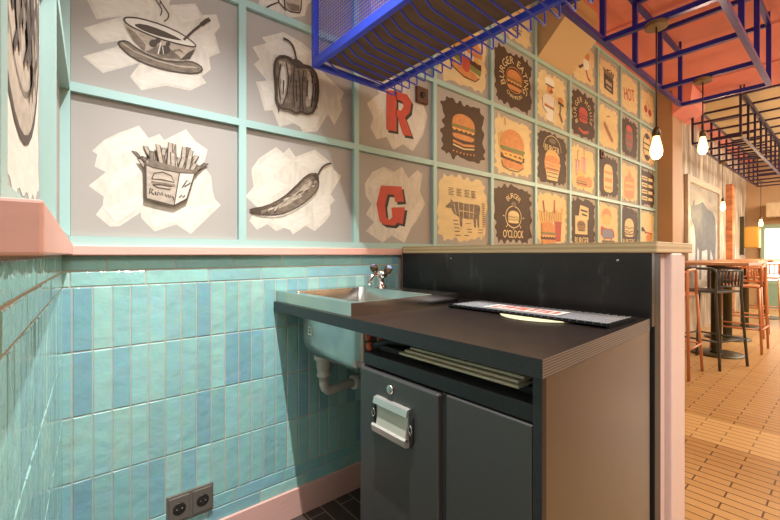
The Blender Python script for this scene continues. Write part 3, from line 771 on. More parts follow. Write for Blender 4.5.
p, pa, a = simple(6, 3, 'painted wall panel with a running cook, half behind the slanted box', 'ecru', 34, .1)
a.ell(.62, .7, .12, .1, 'bun'); a.poly(smooth([(.5,.62),(.72,.6),(.74,.42),(.5,.36)], 1), 'white'); a.stroke([(.5,.46),(.36,.36),(.28,.42)], .05, 'ink'); a.stroke([(.6,.38),(.68,.24),(.78,.2)], .05, 'redd')
done(p, pa, a)
# col 7
p, pa, a = simple(7, 0, 'painted wall panel with a stout figure in red and blue clothes', 'ecru', 35, .06)
a.ell(.42, .7, .22, .16, 'bun'); a.ell(.42, .62, .2, .12, 'cheese'); a.poly(smooth([(.14,.5),(.36,.42),(.74,.44),(.8,.2),(.16,.2)], 1), 'redd'); a.poly([(.24,.4),(.66,.4),(.74,.22),(.22,.22)], 'blueink'); a.stroke([(.2,.14),(.78,.14)], .05, 'inkmid'); a.stroke([(.3,.2),(.28,.06)], .05, 'inkmid'); a.stroke([(.62,.2),(.64,.06)], .05, 'inkmid')
done(p, pa, a)
p, pa, a = simple(7, 1, 'painted wall panel with a pale tall drink can on dark brown, black box beside', 'brown', 36, .08)
a.poly(smooth([(.3,.15),(.68,.15),(.7,.3),(.7,.62),(.64,.76),(.34,.76),(.28,.62),(.28,.3)], 1), 'ecru'); a.stroke([(.32,.58),(.66,.58)], .05, 'bun'); a.stroke([(.32,.42),(.66,.42)], .08, 'bun'); a.stroke([(.34,.26),(.64,.26)], .04, 'bun')
done(p, pa, a)
p, pa, a = simple(7, 2, 'painted wall panel with a slanting hot dog on cream', 'ecru', 37, .07)
a.poly(smooth([(.26,.58),(.36,.6),(.7,.3),(.72,.2),(.58,.22),(.3,.46)], 1), 'bun'); a.stroke([(.3,.56),(.5,.4),(.7,.25)], .06, 'green'); a.stroke([(.32,.52),(.5,.36),(.66,.24)], .03, 'redd'); a.stroke([(.4,.72),(.56,.76)], .02, 'inkmid')
done(p, pa, a)
p, pa, a = simple(7, 3, 'painted wall panel with a dark square tub of fries', 'ecru', 38, .1)
fries(a, .5, .55, .36, .2, 'inkmid', 7, n=6); a.poly([(.3,.26),(.7,.22),(.72,.56),(.28,.6)], 'ink'); a.stroke([(.36,.44),(.64,.42)], .07, 'inklight'); a.stroke([(.38,.32),(.62,.3)], .04, 'inklight'); a.stroke([(.4,.7),(.6,.76)], .015, 'ink')
done(p, pa, a)
# col 8
p, pa, a = simple(8, 0, 'painted wall panel with a pale burger drawing on dark brown', 'brown', 39, .05)
burger(a, .48, .5, .5, .44, mono='ecru'); text(a, 'BURGERS', .46, .17, .12, 'ecru', .66); a.stroke([(.2,.34),(.8,.34)], .03, 'inkmid')
done(p, pa, a)
p, pa, a = simple(8, 1, 'painted wall panel with a pointed tan bottle shape on cream', 'ecru', 40, .08)
a.poly(smooth([(.2,.2),(.3,.12),(.66,.12),(.76,.24),(.76,.62),(.6,.68),(.5,.84),(.42,.68),(.22,.6)], 1), 'bun'); a.stroke([(.26,.48),(.72,.5)], .05, 'cheese'); a.stroke([(.26,.34),(.72,.36)], .05, 'cheese')
done(p, pa, a)
p, pa, a = simple(8, 2, 'painted wall panel with a red drink glass on dark brown', 'brown', 41, .08)
a.poly(smooth([(.28,.22),(.62,.16),(.7,.6),(.6,.76),(.34,.78),(.26,.6)], 1), 'inkmid'); a.ell(.48, .72, .16, .08, 'tomato'); a.stroke([(.34,.54),(.62,.5)], .1, 'redd'); a.stroke([(.34,.36),(.62,.34)], .06, 'redd')
done(p, pa, a)
p, pa, a = simple(8, 3, 'painted wall panel lettered HOT in red on cream', 'ecru', 42, .08)
text(a, 'HOT', .48, .5, .3, 'redd', .6, rot=10)
done(p, pa, a)
# col 9
p, pa, a = simple(9, 0, 'painted wall panel with a small brown pan beside the column', 'ecru', 43, .06)
a.poly(smooth([(.38,.36),(.82,.42),(.8,.26),(.66,.16),(.46,.2)], 1), 'bun'); a.stroke([(.14,.5),(.3,.48),(.42,.4)], .05, 'ink'); a.stroke([(.3,.44),(.8,.4)], .03, 'redd'); a.ell(.2, .5, .08, .06, 'ink')
done(p, pa, a)
p, pa, a = simple(9, 1, 'painted wall panel with rows of pale lettering on dark brown, beside the column', 'brown', 44, .05)
for k in range(4): a.poly([(.14,.18+.17*k),(.5,.18+.17*k),(.5,.28+.17*k),(.14,.28+.17*k)], 'ecru'); a.stroke([(.56,.23+.17*k),(.84,.23+.17*k)], .07, 'ecru'); a.stroke([(.18,.23+.17*k),(.46,.23+.17*k)], .02, 'brown')
done(p, pa, a)
p, pa, a = simple(9, 2, 'painted wall panel with an oval emblem sign on cream, beside the column', 'ecru', 45, .08)
a.ell(.48, .5, .27, .36, 'inkmid'); a.ell(.48, .5, .22, .3, 'ecru'); a.ell(.48, .76, .12, .06, 'ink'); a.stroke([(.24,.58),(.72,.56)], .03, 'ink'); a.stroke([(.26,.44),(.7,.42)], .03, 'ink'); a.ell(.48, .24, .14, .06, 'ink')
done(p, pa, a)
p, pa, a = simple(9, 3, 'painted wall panel with a pair of red cherries on cream', 'ecru', 46, .1)
a.ell(.4, .42, .11, .1, 'redd'); a.ell(.66, .38, .11, .1, 'redd'); a.stroke([(.4,.5),(.5,.66),(.64,.46)], .02, 'inkmid'); a.stroke([(.34,.26),(.72,.24)], .02, 'inklight')
done(p, pa, a)

# left wall panel with a leafy ink drawing
def lpanel(u0, u1, z0, z1, label):
    P = []
    for z in (z0, z1):
        for (u, d) in ((u1, .0003), (u1, .003), (u0, .003), (u0, .0003)): P.append(lplace(u, d, z))
    o = MB().hexa(P, 'grey').build('wall_painting', base=lplace((u0+u1)/2, 0, z0))
    return tag(o, label, 'wall painting', 'painted panels of the left wall')
class LArt(Art):
    def p3(s, q, l): return lplace(q[0], .0033+.00012*l, q[1])
def lart(row, label, seed):
    z0, z1 = RZ[row]+.015, RZ[row+1]-.015
    p = lpanel(.629, 1.134, z0, z1, label)
    to = lambda u, v: (1.134-.505*u, z0+(z1-z0)*v)
    pa = LArt(to, .46); blob(pa, 'cream2', seed, .05)
    a = LArt(to, .46); a.L = 4
    return p, pa, a
p, pa, a = lart(0, 'painted panel on the near left wall with an ink plate of leaves', 61)
a.ell(.55, .74, .40, .52, 'inklight', n=30); a.ring(.55, .74, .40, .52, .03, 'ink', n=30); a.ring(.55, .78, .31, .42, .018, 'inkmid', n=30)
for k in range(16):
    x = .28+.035*k; y = .5+.42*((k*.618) % 1); a.stroke(smooth([(x-.06, y-.12), (x+.04, y), (x, y+.16)], 2, False), .03, 'ink'); a.ell(x, y, .035, .10, 'inkmid' if k % 2 else 'ink', n=10, rot=25)
done(p, pa, a)
p, pa, a = lart(1, 'painted panel on the near left wall with tall ink leaf stems', 62)
for k in range(9):
    x = .1+.09*k; a.stroke(smooth([(x, .03), (x+.09, .3), (x-.03, .6), (x+.1, .95)], 2, False), .03, 'ink'); a.ell(x+.04, .3+.4*(k % 2), .05, .12, 'inkmid', rot=20)
done(p, pa, a)

# slanted duct box on the wall
x0, x1 = 2.75, 3.262
o = MB().prism([(D-.001, Z(1.46)), (D-.222, Z(1.678)), (D-.222, Z(1.899)), (D-.001, Z(1.899))], 'x', x0, x1, 'duct').build('duct_box', base=((x0+x1)/2, D, Z(1.46)))
tag(o, 'tan boxed-in duct with slanted underside, high on the lattice wall', 'duct box')
# coral boxing at the head of the column
o = MB().prism([(1.389, Z(1.60)), (1.22, Z(1.70)), (1.20, Z(1.885)), (1.389, Z(1.885))], 'x', 5.40, 6.0, 'ceil').build('duct_box', base=(5.65, 1.3, Z(1.60)))
tag(o, 'coral painted angular box under the ceiling at the column head', 'duct box')

# wall socket plates
def square_box(x, z, s, label):
    t = thing('wall_box', label, 'wall box', (x, D-.004, Z(z)))
    MB().box(x-s/2, x+s/2, D-.022, D-.0045, Z(z)-s/2, Z(z)+s/2, 'patty').build('housing', t, bevel=.002)
    MB().lathe([(s*.2, 0), (s*.2, .006), (s*.1, .007)], (x, D-.022, Z(z)), 'black', axis=(0,-1,0)).build('button', t)
square_box(1.536, .868, .085, 'small square dark wall box at top right of letter R panel')
square_box(3.88, .93, .075, 'small square black wall box in corner of drink can panel')
t = thing('power_outlet', 'bronze double power socket low on the teal tile wall', 'power socket', (.372, D-.006, Z(-.895)))
MB().box(.296, .449, D-.016, D-.0066, Z(-.944), Z(-.846), 'bronze').build('frame', t, bevel=.002)
for cx in (.334, .411):
    o = MB().box(cx-.033, cx+.033, D-.020, D-.0162, Z(-.936), Z(-.854), 'bronze').build('socket_insert', t, bevel=.002)
    q = MB(); q.lathe([(.021, 0), (.021, .0012), (.017, .0014)], (cx, D-.0202, Z(-.895)), 'dark', axis=(0,-1,0))
    for s_ in (-.008, .008): q.lathe([(.003, 0), (.003, .003)], (cx+s_, D-.0216, Z(-.895)), 'chrome', n=8, axis=(0,-1,0))
    q.build('socket_hole', o)

# ------------------------------------------------------------------ half-height partition
struct('wall_partition', MB().box(1.40, 1.70, .42, D-.0015, 0, Z(.003), 'pink'))
PE = .405
tag(MB().box(1.374, 1.3995, PE, D-.036, Z(-.22), Z(.003), 'sheet').build('backsplash', base=(1.385, .98, Z(-.22))), 'black scuffed backsplash sheet behind the worktop', 'backsplash')
q = MB()
q.box(1.401, 1.456, PE, .4195, 0, Z(.003), 'edge')
q.box(1.374, 1.399, PE+.012, .428, 0, Z(-.2335), 'edge')
struct('trim_7', q, bevel=.002)
q = MB()
q.box(1.458, 1.52, PE+.006, .4195, 0, Z(.003), 'pinkpost')
q.box(1.522, 1.64, PE-.012, .4195, 0, Z(.003), 'pinkpost')
q.box(1.642, 1.715, PE-.002, .4195, 0, Z(.003), 'pinkpost')
struct('trim_8', q, bevel=.006)
for k, (y, z) in enumerate(((.50, -.02), (1.20, -.02))):
    tag(MB().lathe([(.005, 0), (.005, .002), (.003, .003)], (1.3738, y, Z(z)), 'chrome', n=10, axis=(-1,0,0)).build('screw', base=(1.373, y, Z(z))), ['small screw head on the backsplash near its front end', 'small screw head on the backsplash above the sink'][k], 'screw', 'screws of the backsplash')
tag(MB().box(1.372, 1.765, .392, D-.035, Z(.0035), Z(.038), 'ply').build('bar_ledge', base=(1.55, 1, Z(.0035)), bevel=.003), 'long plywood ledge topping the low partition', 'ledge')

# ------------------------------------------------------------------ worktop
CF, CE = .687, .378
SX0, SX1, SY0, SY1 = .697, 1.200, 1.012, D-.010
ct, cb = Z(-.195), Z(-.232)
q = MB()
BX0, BX1, BY0, BY1 = .735, 1.155, 1.052, 1.520     # cut-out for the bowl
fm = {'y0': 'plyedge', 'x0': 'edge'}
SKE = lambda p: (p[0], p[1]+(.032*(p[0]-CF)/.687 if p[1] < .5 else 0), p[2])
q.box(CF, 1.3735, CE, BY0, cb, ct, 'worktop', xf=SKE, facemats=fm)
q.box(CF, BX0, BY0, D-.007, cb, ct, 'worktop', facemats={'x0': 'edge', 'y1': 'edge'})
q.box(BX1, 1.3735, BY0, D-.007, cb, ct, 'worktop'); q.box(BX0, BX1, BY1, D-.007, cb, ct, 'worktop')
tag(q.build('worktop', base=(1.03, 1, cb)), 'black laminate worktop with a layered ply end', 'worktop')

# sink: raised rim box + rounded bowl
t = thing('sink', 'stainless steel sink with raised rim set into the black worktop', 'sink', (.95, 1.28, ct+.0005))
zt = Z(-.152)
def rr(x0, x1, y0, y1, r, n=6):
    out = []
    for (cx, cy, a0) in ((x1-r, y1-r, 0), (x0+r, y1-r, 90), (x0+r, y0+r, 180), (x1-r, y0+r, 270)):
        for i in range(n+1):
            a = math.radians(a0+90*i/n); out.append((cx+r*math.cos(a), cy+r*math.sin(a)))
    return out
q = MB()
n_ = 28
inner = rr(.752, 1.110, 1.046, 1.512, .03)
def outer_pt(p):              # project each inner point to the rim rectangle
    x, y = p; cx, cy = (SX0+SX1)/2, (SY0+SY1)/2
    return x, y
oc = [(SX1, SY1), (SX0, SY1), (SX0, SY0), (SX1, SY0)]
k0 = len(q.v)
def ringface(mt, zi, zo):
    for s_ in range(4):
        a = inner[s_*7:(s_+1)*7]; b2 = inner[((s_+1) % 4)*7]
        # corner fan
        for i in range(6): q.face([(oc[s_][0], oc[s_][1], zo), (a[i+1][0], a[i+1][1], zi), (a[i][0], a[i][1], zi)], mt)
        q.face([(oc[s_][0], oc[s_][1], zo), (oc[(s_+1) % 4][0], oc[(s_+1) % 4][1], zo), (b2[0], b2[1], zi), (a[6][0], a[6][1], zi)], mt)
ringface('steel', zt-.003, zt)
for s_ in range(4):
    a, b2 = oc[s_], oc[(s_+1) % 4]
    q.face([(a[0], a[1], ct+.0005), (b2[0], b2[1], ct+.0005), (b2[0], b2[1], zt), (a[0], a[1], zt)], 'steel')
q.build('rim', t)
q = MB()
prof = [(.0, zt-.003), (.004, zt-.02), (.016, Z(-.225)), (.018, Z(-.355)), (.026, Z(-.385)), (.046, Z(-.408)), (.075, Z(-.418)), (.11, Z(-.420))]
rings = []
for (ins, z) in prof:
    rings.append([(x, y, z) for x, y in rr(.752+ins, 1.110-ins, 1.046+ins, 1.512-ins, .03+ins*.9)])
for i in range(len(rings)-1):
    for j in range(n_):
        q.face([rings[i][j], rings[i][(j+1) % n_], rings[i+1][(j+1) % n_], rings[i+1][j]], 'bowlsteel', True)
q.face(rings[-1], 'bowlsteel')
o = q.build('bowl', t)
bmx = bmesh.new(); bmx.from_mesh(o.data); bmesh.ops.remove_doubles(bmx, verts=bmx.verts, dist=1e-5); bmx.to_mesh(o.data); bmx.free()
q = MB(); q.box(.7672, .7685, 1.385, 1.413, Z(-.320), Z(-.286), 'white'); q.box(.7668, .7672, 1.392, 1.406, Z(-.298), Z(-.293), 'dark'); q.box(.7668, .7672, 1.392, 1.406, Z(-.312), Z(-.305), 'dark'); q.build('sticker', t)
# drain under the bowl
q = MB(); dx, dy = .862, 1.452
q.lathe([(.040, Z(-.420)), (.040, Z(-.440)), (.031, Z(-.446)), (.031, Z(-.478)), (.027, Z(-.48)), (.027, Z(-.50)), (.029, Z(-.502)), (.029, Z(-.512)), (.0205, Z(-.514)), (.0205, Z(-.53))], (dx, dy, 0), 'plastic')
q.tube(smooth([(dx, Z(-.52)), (dx, Z(-.575)), (dx+.06, Z(-.578)), (dx+.42, Z(-.545))], 0) and [(dx, dy, Z(-.52)), (dx, dy, Z(-.545)), (dx+.006, dy, Z(-.563)), (dx+.02, dy, Z(-.575)), (dx+.04, dy, Z(-.577)), (dx+.44, dy+.02, Z(-.557))], .0195, 'plastic', 14)
q.lathe([(.031, 0), (.031, .03), (.027, .034)], (dx+.15, dy+.007, Z(-.572)), 'plastic', axis=(1, 0, .05))
q.build('drain_pipe', t)

# tap with two capped handles
tx, ty = 1.150, 1.43
tz = zt-.002
t = thing('tap', 'chrome sink tap with two blue capped handles, in the back corner', 'tap', (tx, ty, tz))
q = MB(); q.lathe([(.026, 0), (.026, .006), (.017, .012), (.015, .045), (.018, .055), (.018, .072), (.010, .080)], (tx, ty, tz), 'chrome')
q.tube([(tx, ty-.032, tz+.058), (tx, ty+.035, tz+.058)], .013, 'chrome', 12); q.build('body', t)
q = MB(); q.tube(smooth([(tx-.01, ty, tz+.06), (tx-.05, ty+.005, tz+.072), (tx-.085, ty+.01, tz+.06), (tx-.098, ty+.012, tz+.018)], 2, False) if False else [(tx-.008, ty, tz+.058), (tx-.028, ty+.004, tz+.060), (tx-.046, ty+.006, tz+.052), (tx-.056, ty+.008, tz+.036), (tx-.060, ty+.009, tz+.012)], .010, 'chrome', 10); q.build('spout', t)
M['bluecap'] = mat('blue_cap', '#8e9ac2', .25)
for (oy, ax) in ((.030, (-.25, .35, 1)), (-.034, (.1, -.75, 1))):
    q = MB(); q.lathe([(.010, 0), (.010, .014), (.017, .018), (.019, .038), (.016, .042)], (tx, ty+oy, tz+.060), 'holder', axis=ax); hd = q.build('handle', t)
    a_ = Vector(ax).normalized()*.0425
    q = MB(); q.lathe([(.014, 0), (.013, .004), (.007, .007)], (tx+a_.x, ty+oy+a_.y, tz+.060+a_.z), 'bluecap', axis=ax); q.build('cap', hd)

# bar mat, card and plate
MX0, MX1, MY0, MY1 = 1.095, 1.285, .418, .968
mz = ct+.0045
t = thing('bar_mat', 'black ribbed rubber bar mat along the backsplash', 'bar mat', (1.19, .69, ct))
q = MB()
for a_, b2 in (((MX0, MX0+.008), 0), ((MX1-.008, MX1), 0)): q.box(a_[0], a_[1], MY0+.008, MY1-.008, mz, mz+.009, 'matbase')
for a_ in ((MY0, MY0+.008), (MY1-.008, MY1)): q.box(MX0, MX1, a_[0], a_[1], ct+.0005, mz+.009, 'matbase')
q.box(MX0, MX1, MY0, MY1, mz, mz+.0015, 'matbase'); q.build('tray_rim', t)
q = MB()
M['matgrid'] = mat('grey_rubber_grid', '#8d8b8c', .45)
k = 0; stp = .021; span = (MX1-MX0)
y = MY0-span
while y < MY1:
    for sgn in (1, -1):
        ya, yb = (y, y+span) if sgn > 0 else (y+span, y)
        a_ = [MX0, ya]; b_ = [MX1, yb]
        # clip to the tray
        lo, hi = MY0+.006, MY1-.006
        pts = []
        for (p0, p1) in ((a_, b_), (b_, a_)):
            x_, y_ = p0
            if y_ < lo: tt = (lo-y_)/(p1[1]-y_); x_ += (p1[0]-x_)*tt; y_ = lo
            elif y_ > hi: tt = (hi-y_)/(p1[1]-y_); x_ += (p1[0]-x_)*tt; y_ = hi
            pts.append((x_, y_))
        if lo <= pts[0][1] <= hi and lo <= pts[1][1] <= hi and abs(pts[0][1]-pts[1][1]) > .012:
            q.tube([(pts[0][0], pts[0][1], mz+.0070), (pts[1][0], pts[1][1], mz+.0070)], .0017, 'matgrid', 4)
    y += stp
q.build('lattice', t)
q = MB(); q.box(1.125, 1.215, .575, .835, mz+.0098, mz+.0106, 'white')
rc = random.Random(3)
for k in range(9):
    y = .59+.026*k; w_ = rc.uniform(.014, .023); x_ = 1.140+rc.uniform(0, .012); q.box(x_, x_+rc.uniform(.042, .054), y, y+w_, mz+.0106, mz+.0109, 'tomato')
q.box(1.131, 1.136, .59, .82, mz+.0106, mz+.0109, 'tomato'); q.box(1.204, 1.209, .6, .80, mz+.0106, mz+.0109, 'redd')
tag(q.build('printed_card', base=(1.17, .7, mz+.0098)), 'white card with red print lying on the black bar mat', 'card')
tag(MB().lathe([(.128, 0), (.130, .002), (.128, .0035), (.11, .0038)], (1.171, .643, ct+.0004), 'plate', n=48).build('plate', base=(1.171, .643, ct+.0004)), 'cream round plate peeking out from under the bar mat', 'plate')

# ------------------------------------------------------------------ under-counter cabinet
KX, KY0, KY1 = .705, .429, .950
t = thing('cabinet', 'charcoal metal under-counter cabinet with chrome pull handle', 'cabinet', (1.0, .68, 0))
q = MB(); q.box(KX+.02, 1.36, KY0, KY1, Z(-1.05), Z(-.2955), 'charcoal'); q.box(KX+.06, 1.34, KY0+.01, KY1-.01, 0, Z(-1.05), 'dark')
q.box(KX+.05, 1.36, KY0, KY1, Z(-.2955), Z(-.2765), 'rubber'); q.build('carcass', t)
MB().box(KX-.003, KX+.05, .4035, KY1+.004, Z(-.326), Z(-.290), 'edge').build('top_rail', t, bevel=.003)
dr = MB().box(KX-.018, KX+.0195, .640, KY1+.001, Z(-1.03), Z(-.3315), 'charcoal').build('door', t, bevel=.004)
xf = KX-.0185
q = MB()
hy0, hy1, hz0, hz1 = .733, .869, Z(-.490), Z(-.392)
q.box(xf-.002, xf, hy0, hy1, hz0, hz1, 'slot')
q.build('recess_plate', dr)
q = MB()
q.prism([(xf-.002, hz1), (xf-.012, hz1-.002), (xf-.016, hz1-.018), (xf-.013, hz1-.020), (xf-.008, hz1-.010), (xf-.002, hz1-.008)], 'y', hy0, hy1, 'alu')
q.prism([(xf-.002, hz0), (xf-.018, hz0+.004), (xf-.022, hz0+.022), (xf-.016, hz0+.026), (xf-.010, hz0+.012), (xf-.002, hz0+.010)], 'y', hy0, hy1, 'alu')
q.prism([(xf-.003, hz0+.02), (xf-.016, hz0+.024), (xf-.004, hz1-.018)], 'y', hy0+.004, hy1-.014, 'slot')
q.build('handle', dr)
for (ya, yb) in ((hy0-.013, hy0-.001), (hy1+.001, hy1+.013)):
    q = MB(); zc = (hz0+hz1)/2
    if ya < hy0: poly = [(hy0-.001, hz0), (ya, zc-.03), (ya, zc+.03), (hy0-.001, hz1)]
    else: poly = [(hy1+.001, hz0+.01), (hy1+.001, hz1-.004), (yb, zc+.025), (yb, zc-.025)]
    q.prism(poly, 'x', xf-.006, xf, 'edge')
    yc = (ya+yb)/2; q.tube([(xf-.008, yc-.007, zc), (xf-.008, yc, zc+.014), (xf-.008, yc+.007, zc), (xf-.008, yc, zc-.014)], .0018, 'chrome', 6, closed=True)
    q.build('handle_end', dr)
MB().lathe([(.0125, 0), (.0125, .004), (.010, .006), (.003, .0062)], (xf, .811, Z(-.362)), 'steel', axis=(-1,0,0)).build('lock', dr)
q = MB(); q.box(KX-.010, KX+.0195, .404, .622, Z(-1.03), Z(-.328), 'charcoal'); q.build('side_door', t, bevel=.003)
q = MB(); q.box(KX-.002, KX+.0195, .6225, .6395, Z(-1.03), Z(-.328), 'rubber'); q.build('door_gap', t)
# steel end panel
t = thing('counter_end', 'brushed steel panel closing the end of the counter', 'panel', (1.03, .395, 0))
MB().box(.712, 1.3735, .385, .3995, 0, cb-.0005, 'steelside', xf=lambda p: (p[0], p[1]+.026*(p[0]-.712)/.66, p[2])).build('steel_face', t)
MB().box(.694, .711, .383, .402, 0, cb-.0005, 'edge').build('front_edge', t, bevel=.001)

# boards stacked in the slot
bl = ['lowest pale board of the stack in the slot under the worktop', 'second pale board up in the stack under the worktop', 'third pale board up in the stack under the worktop', 'topmost pale board of the stack under the worktop']
for k in range(4):
    z = Z(-.2757)+.0075*k
    y0, y1 = .450+.006*(k % 2), .818-.012*k
    o = MB().box(.722+.010*k, 1.02, y0, y1, z, z+.0066, 'board').build('chopping_board', base=(.87, .63, z), bevel=.0015)
    tag(o, bl[k], 'board', 'pale boards stacked under the worktop')
# hoses with orange ends
hl = ['black tube with orange end, left one lying on the cabinet', 'black tube with orange end, lowest one drooping over the cabinet edge', 'black tube with orange end, rightmost one lying on the cabinet']
for k, (x, y, z0, z1) in enumerate(((.766, 1.012, .013, .013), (.748, .978, -.007, .013), (.782, .972, .013, .0131))):
    zz = Z(-.2763)
    t = thing('hose', hl[k], 'hose', (x, y, zz+z0-.013), 'hoses under the worktop')
    e = Vector((.90, -.44, 0))
    if k == 1: e = Vector((.35, -.93, 0))
    P = lambda d, z: (x+e.x*d, y+e.y*d, zz+z)
    pts = [P(.0082, z0), P(.07, z1), P(.12, z1), P(.24, z1)]
    MB().tube(pts, .0105, 'rubber', 14).build('tube', t)
    MB().tube([P(-.010, z0-(z1-z0)*.2), P(.008, z0)], .0130, 'orangecap', 14).build('end_cap', t)

# ------------------------------------------------------------------ blue wire rack
t = thing('wire_rack', 'bright blue hanging wire rack with mesh side above the counter', 'rack', (1.0, .95, Z(.777)))
RX0, RX1, RY0, RY1, rz = .828, 1.190, .35, 1.475, Z(.777)
tw = .022
q = MB()
for x in (RX0, RX1): q.box(x-tw/2, x+tw/2, RY0, RY1, rz, rz+tw*(1.6 if x == RX0 else 1), 'blue')
for y in (RY0, RY1-tw): q.box(RX0+tw/2, RX1-tw/2, y, y+tw, rz, rz+tw, 'blue')
q.build('bottom_frame', t, bevel=.002)
q = MB()
rt = Z(1.32)
for x in (RX0, RX1): q.box(x-tw/2, x+tw/2, RY0, RY1, rt, rt+tw, 'blue')
for y in (RY0, RY1-tw): q.box(RX0+tw/2, RX1-tw/2, y, y+tw, rt, rt+tw, 'blue')
q.build('top_frame', t)
for x in (RX0, RX1):
    for y in (RY0+tw/2, RY1-tw/2):
        MB().box(x-tw/2, x+tw/2, y-tw/2, y+tw/2, rz+tw*1.61, Z(1.8995), 'blue').build('post', t) if (x == RX0 or y < 1) else None
q = MB(); w_ = .0006
y = RY0+tw
while y < RY1-tw:
    q.box(RX0-w_, RX0+w_, y-w_, y+w_, rz+tw, rt, 'blue'); y += .0125
z = rz+tw+.006
while z < rt:
    q.box(RX0-w_*1.5, RX0+w_*1.5, RY0, RY1, z-w_, z+w_, 'blue'); z += .0125
q.build('mesh_panel', t)
MB().box(RX0+.012, RX1-.014, RY0+.024, RY1-.024, rz+.032, rz+.046, 'rackwood').build('shelf_board', t)
q = None
for k in range(22):
    y = 1.410-.0498*k
    if y < RY0+.03: break
    MB().tube([(RX0+.012, y, rz+.024), (RX0+.020, y, rz+.021), (RX0+.065, y, rz-.008), (RX0+.080, y, rz-.012), (RX1-.02, y, rz-.030), (RX1+.024, y, rz-.033), (RX1+.030, y, rz-.029), (RX1+.030, y, rz+.006), (RX1+.024, y, rz+.011), (RX1+.0112, y, rz+.011)], .0034, 'blue', 8).build('wire_hook', t)
tag(MB().box(RX0+.016, RX0+.17, 1.16, 1.44, rz+.0475, rz+.057, 'white').build('sheet_pile', base=(.9, 1.2, rz+.0475)), 'white pile of sheets lying in the blue wire rack', 'paper')

# ------------------------------------------------------------------ ceiling frames of square tube
def frame(label, xs, y0, y1, zb, zt_, w, mt, extra=0):
    t = thing('ceiling_frame', label, 'frame', ((xs[0]+xs[-1])/2, (y0+y1)/2, Z(zb)), 'square tube frames under the ceiling')
    for y in (y0, y1):
        for z in (zb, zt_): MB().bar((xs[0], y, Z(z)), (xs[-1], y, Z(z)), w, mt).build('rail', t)
    for x in xs:
        for y in (y0, y1): MB().bar((x, y, Z(zb)+w/2), (x, y, Z(zt_)-w/2), w, mt).build('upright', t)
        for z in (zb, zt_): MB().bar((x, y0+w/2, Z(z)), (x, y1-w/2, Z(z)), w, mt).build('cross_bar', t)
        for e in range(extra): 
            z = zb+(zt_-zb)*(e+1)/(extra+1); MB().bar((x, y0+w/2, Z(z)), (x, y1-w/2, Z(z)), w, mt).build('cross_bar', t)
    for x in (xs[0], xs[-1]):
        for y in (y0, y1): MB().bar((x, y, Z(zt_)+w/2), (x, y, Z(1.8995)), w*.6, mt).build('hanger', t)
    return t
fr1 = frame('violet blue square tube frame hanging over the low partition', [1.52+.5525*k for k in range(6)], .464, 1.041, 1.334, 1.80, .030, 'navy')
fr2 = frame('dark tube lattice frame running along the boarded wall beyond the column', [5.90+.47*k for k in range(11)], .87, 1.31, 1.334, 1.80, .023, 'navydark', 1)
t = thing('ceiling_frame', 'dark flat grid of tubes over the middle of the dining room', 'frame', (8.2, .2, Z(1.78)), 'square tube frames under the ceiling')
for y in (-.9, -.03, .84): MB().bar((5.9, y, Z(1.80)), (10.6, y, Z(1.80)), .022, 'navydark').build('rail', t)
for k in range(11):
    for (ya, yb) in ((-.9, -.03), (-.03, .84)): MB().bar((5.9+.47*k, ya+.011, Z(1.80)), (5.9+.47*k, yb-.011, Z(1.80)), .022, 'navydark').build('cross_bar', t)
for x in (5.9, 10.6):
    for y in (-.9, .84): MB().bar((x, y, Z(1.811)), (x, y, Z(1.8995)), .014, 'navydark').build('hanger', t)

# ------------------------------------------------------------------ pendant bulbs
def pendant(x, y, zb, label, power, top=1.8995, rr_=.08):
    t = thing('pendant_lamp', label, 'lamp', (x, y, Z(zb)), 'bare bulb pendants of the dining room')
    MB().lathe([(rr_*.98, 0), (rr_, .004), (rr_, .024), (rr_*.96, .026)], (x, y, Z(top)-.0262), 'canopy', n=28).build('ceiling_plate', t)
    MB().tube([(x, y, Z(zb)+.115), (x+.002, y, (Z(zb)+Z(top))/2), (x, y, Z(top)-.0265)], .0042, 'cable', 8).build('cable', t)
    MB().lathe([(.020, .062), (.022, .066), (.021, .095), (.014, .108), (.006, .117)], (x, y, Z(zb)), 'holder').build('holder', t)
    b_ = MB().lathe([(.006, -.068), (.018, -.064), (.029, -.045), (.032, -.022), (.029, 0), (.022, .03), (.017, .05), (.016, .0615)], (x, y, Z(zb)), 'bulb'); b_.build('bulb', t)
    L = bpy.data.lights.new('pendant_light', 'POINT'); L.energy = power; L.color = (1, .70, .34); L.shadow_soft_size = .034
    lo = bpy.data.objects.new('pendant_light', L); COL.objects.link(lo); lo.location = (x, y, Z(zb)-.10)
pendant(2.625, .752, .61, 'glowing bare bulb hanging in front of the lattice wall', 9, top=1.318, rr_=.058)
pendant(3.73, .766, .82, 'glowing bare bulb hanging beside the tan column', 9, top=1.318, rr_=.058)
pendant(7.31, 1.27, .687, 'glowing bare bulb hanging in front of the bull mural', 9, top=1.320, rr_=.05)
pendant(9.66, 1.15, .56, 'glowing bare bulb hanging near the green window', 8, top=1.320, rr_=.05)

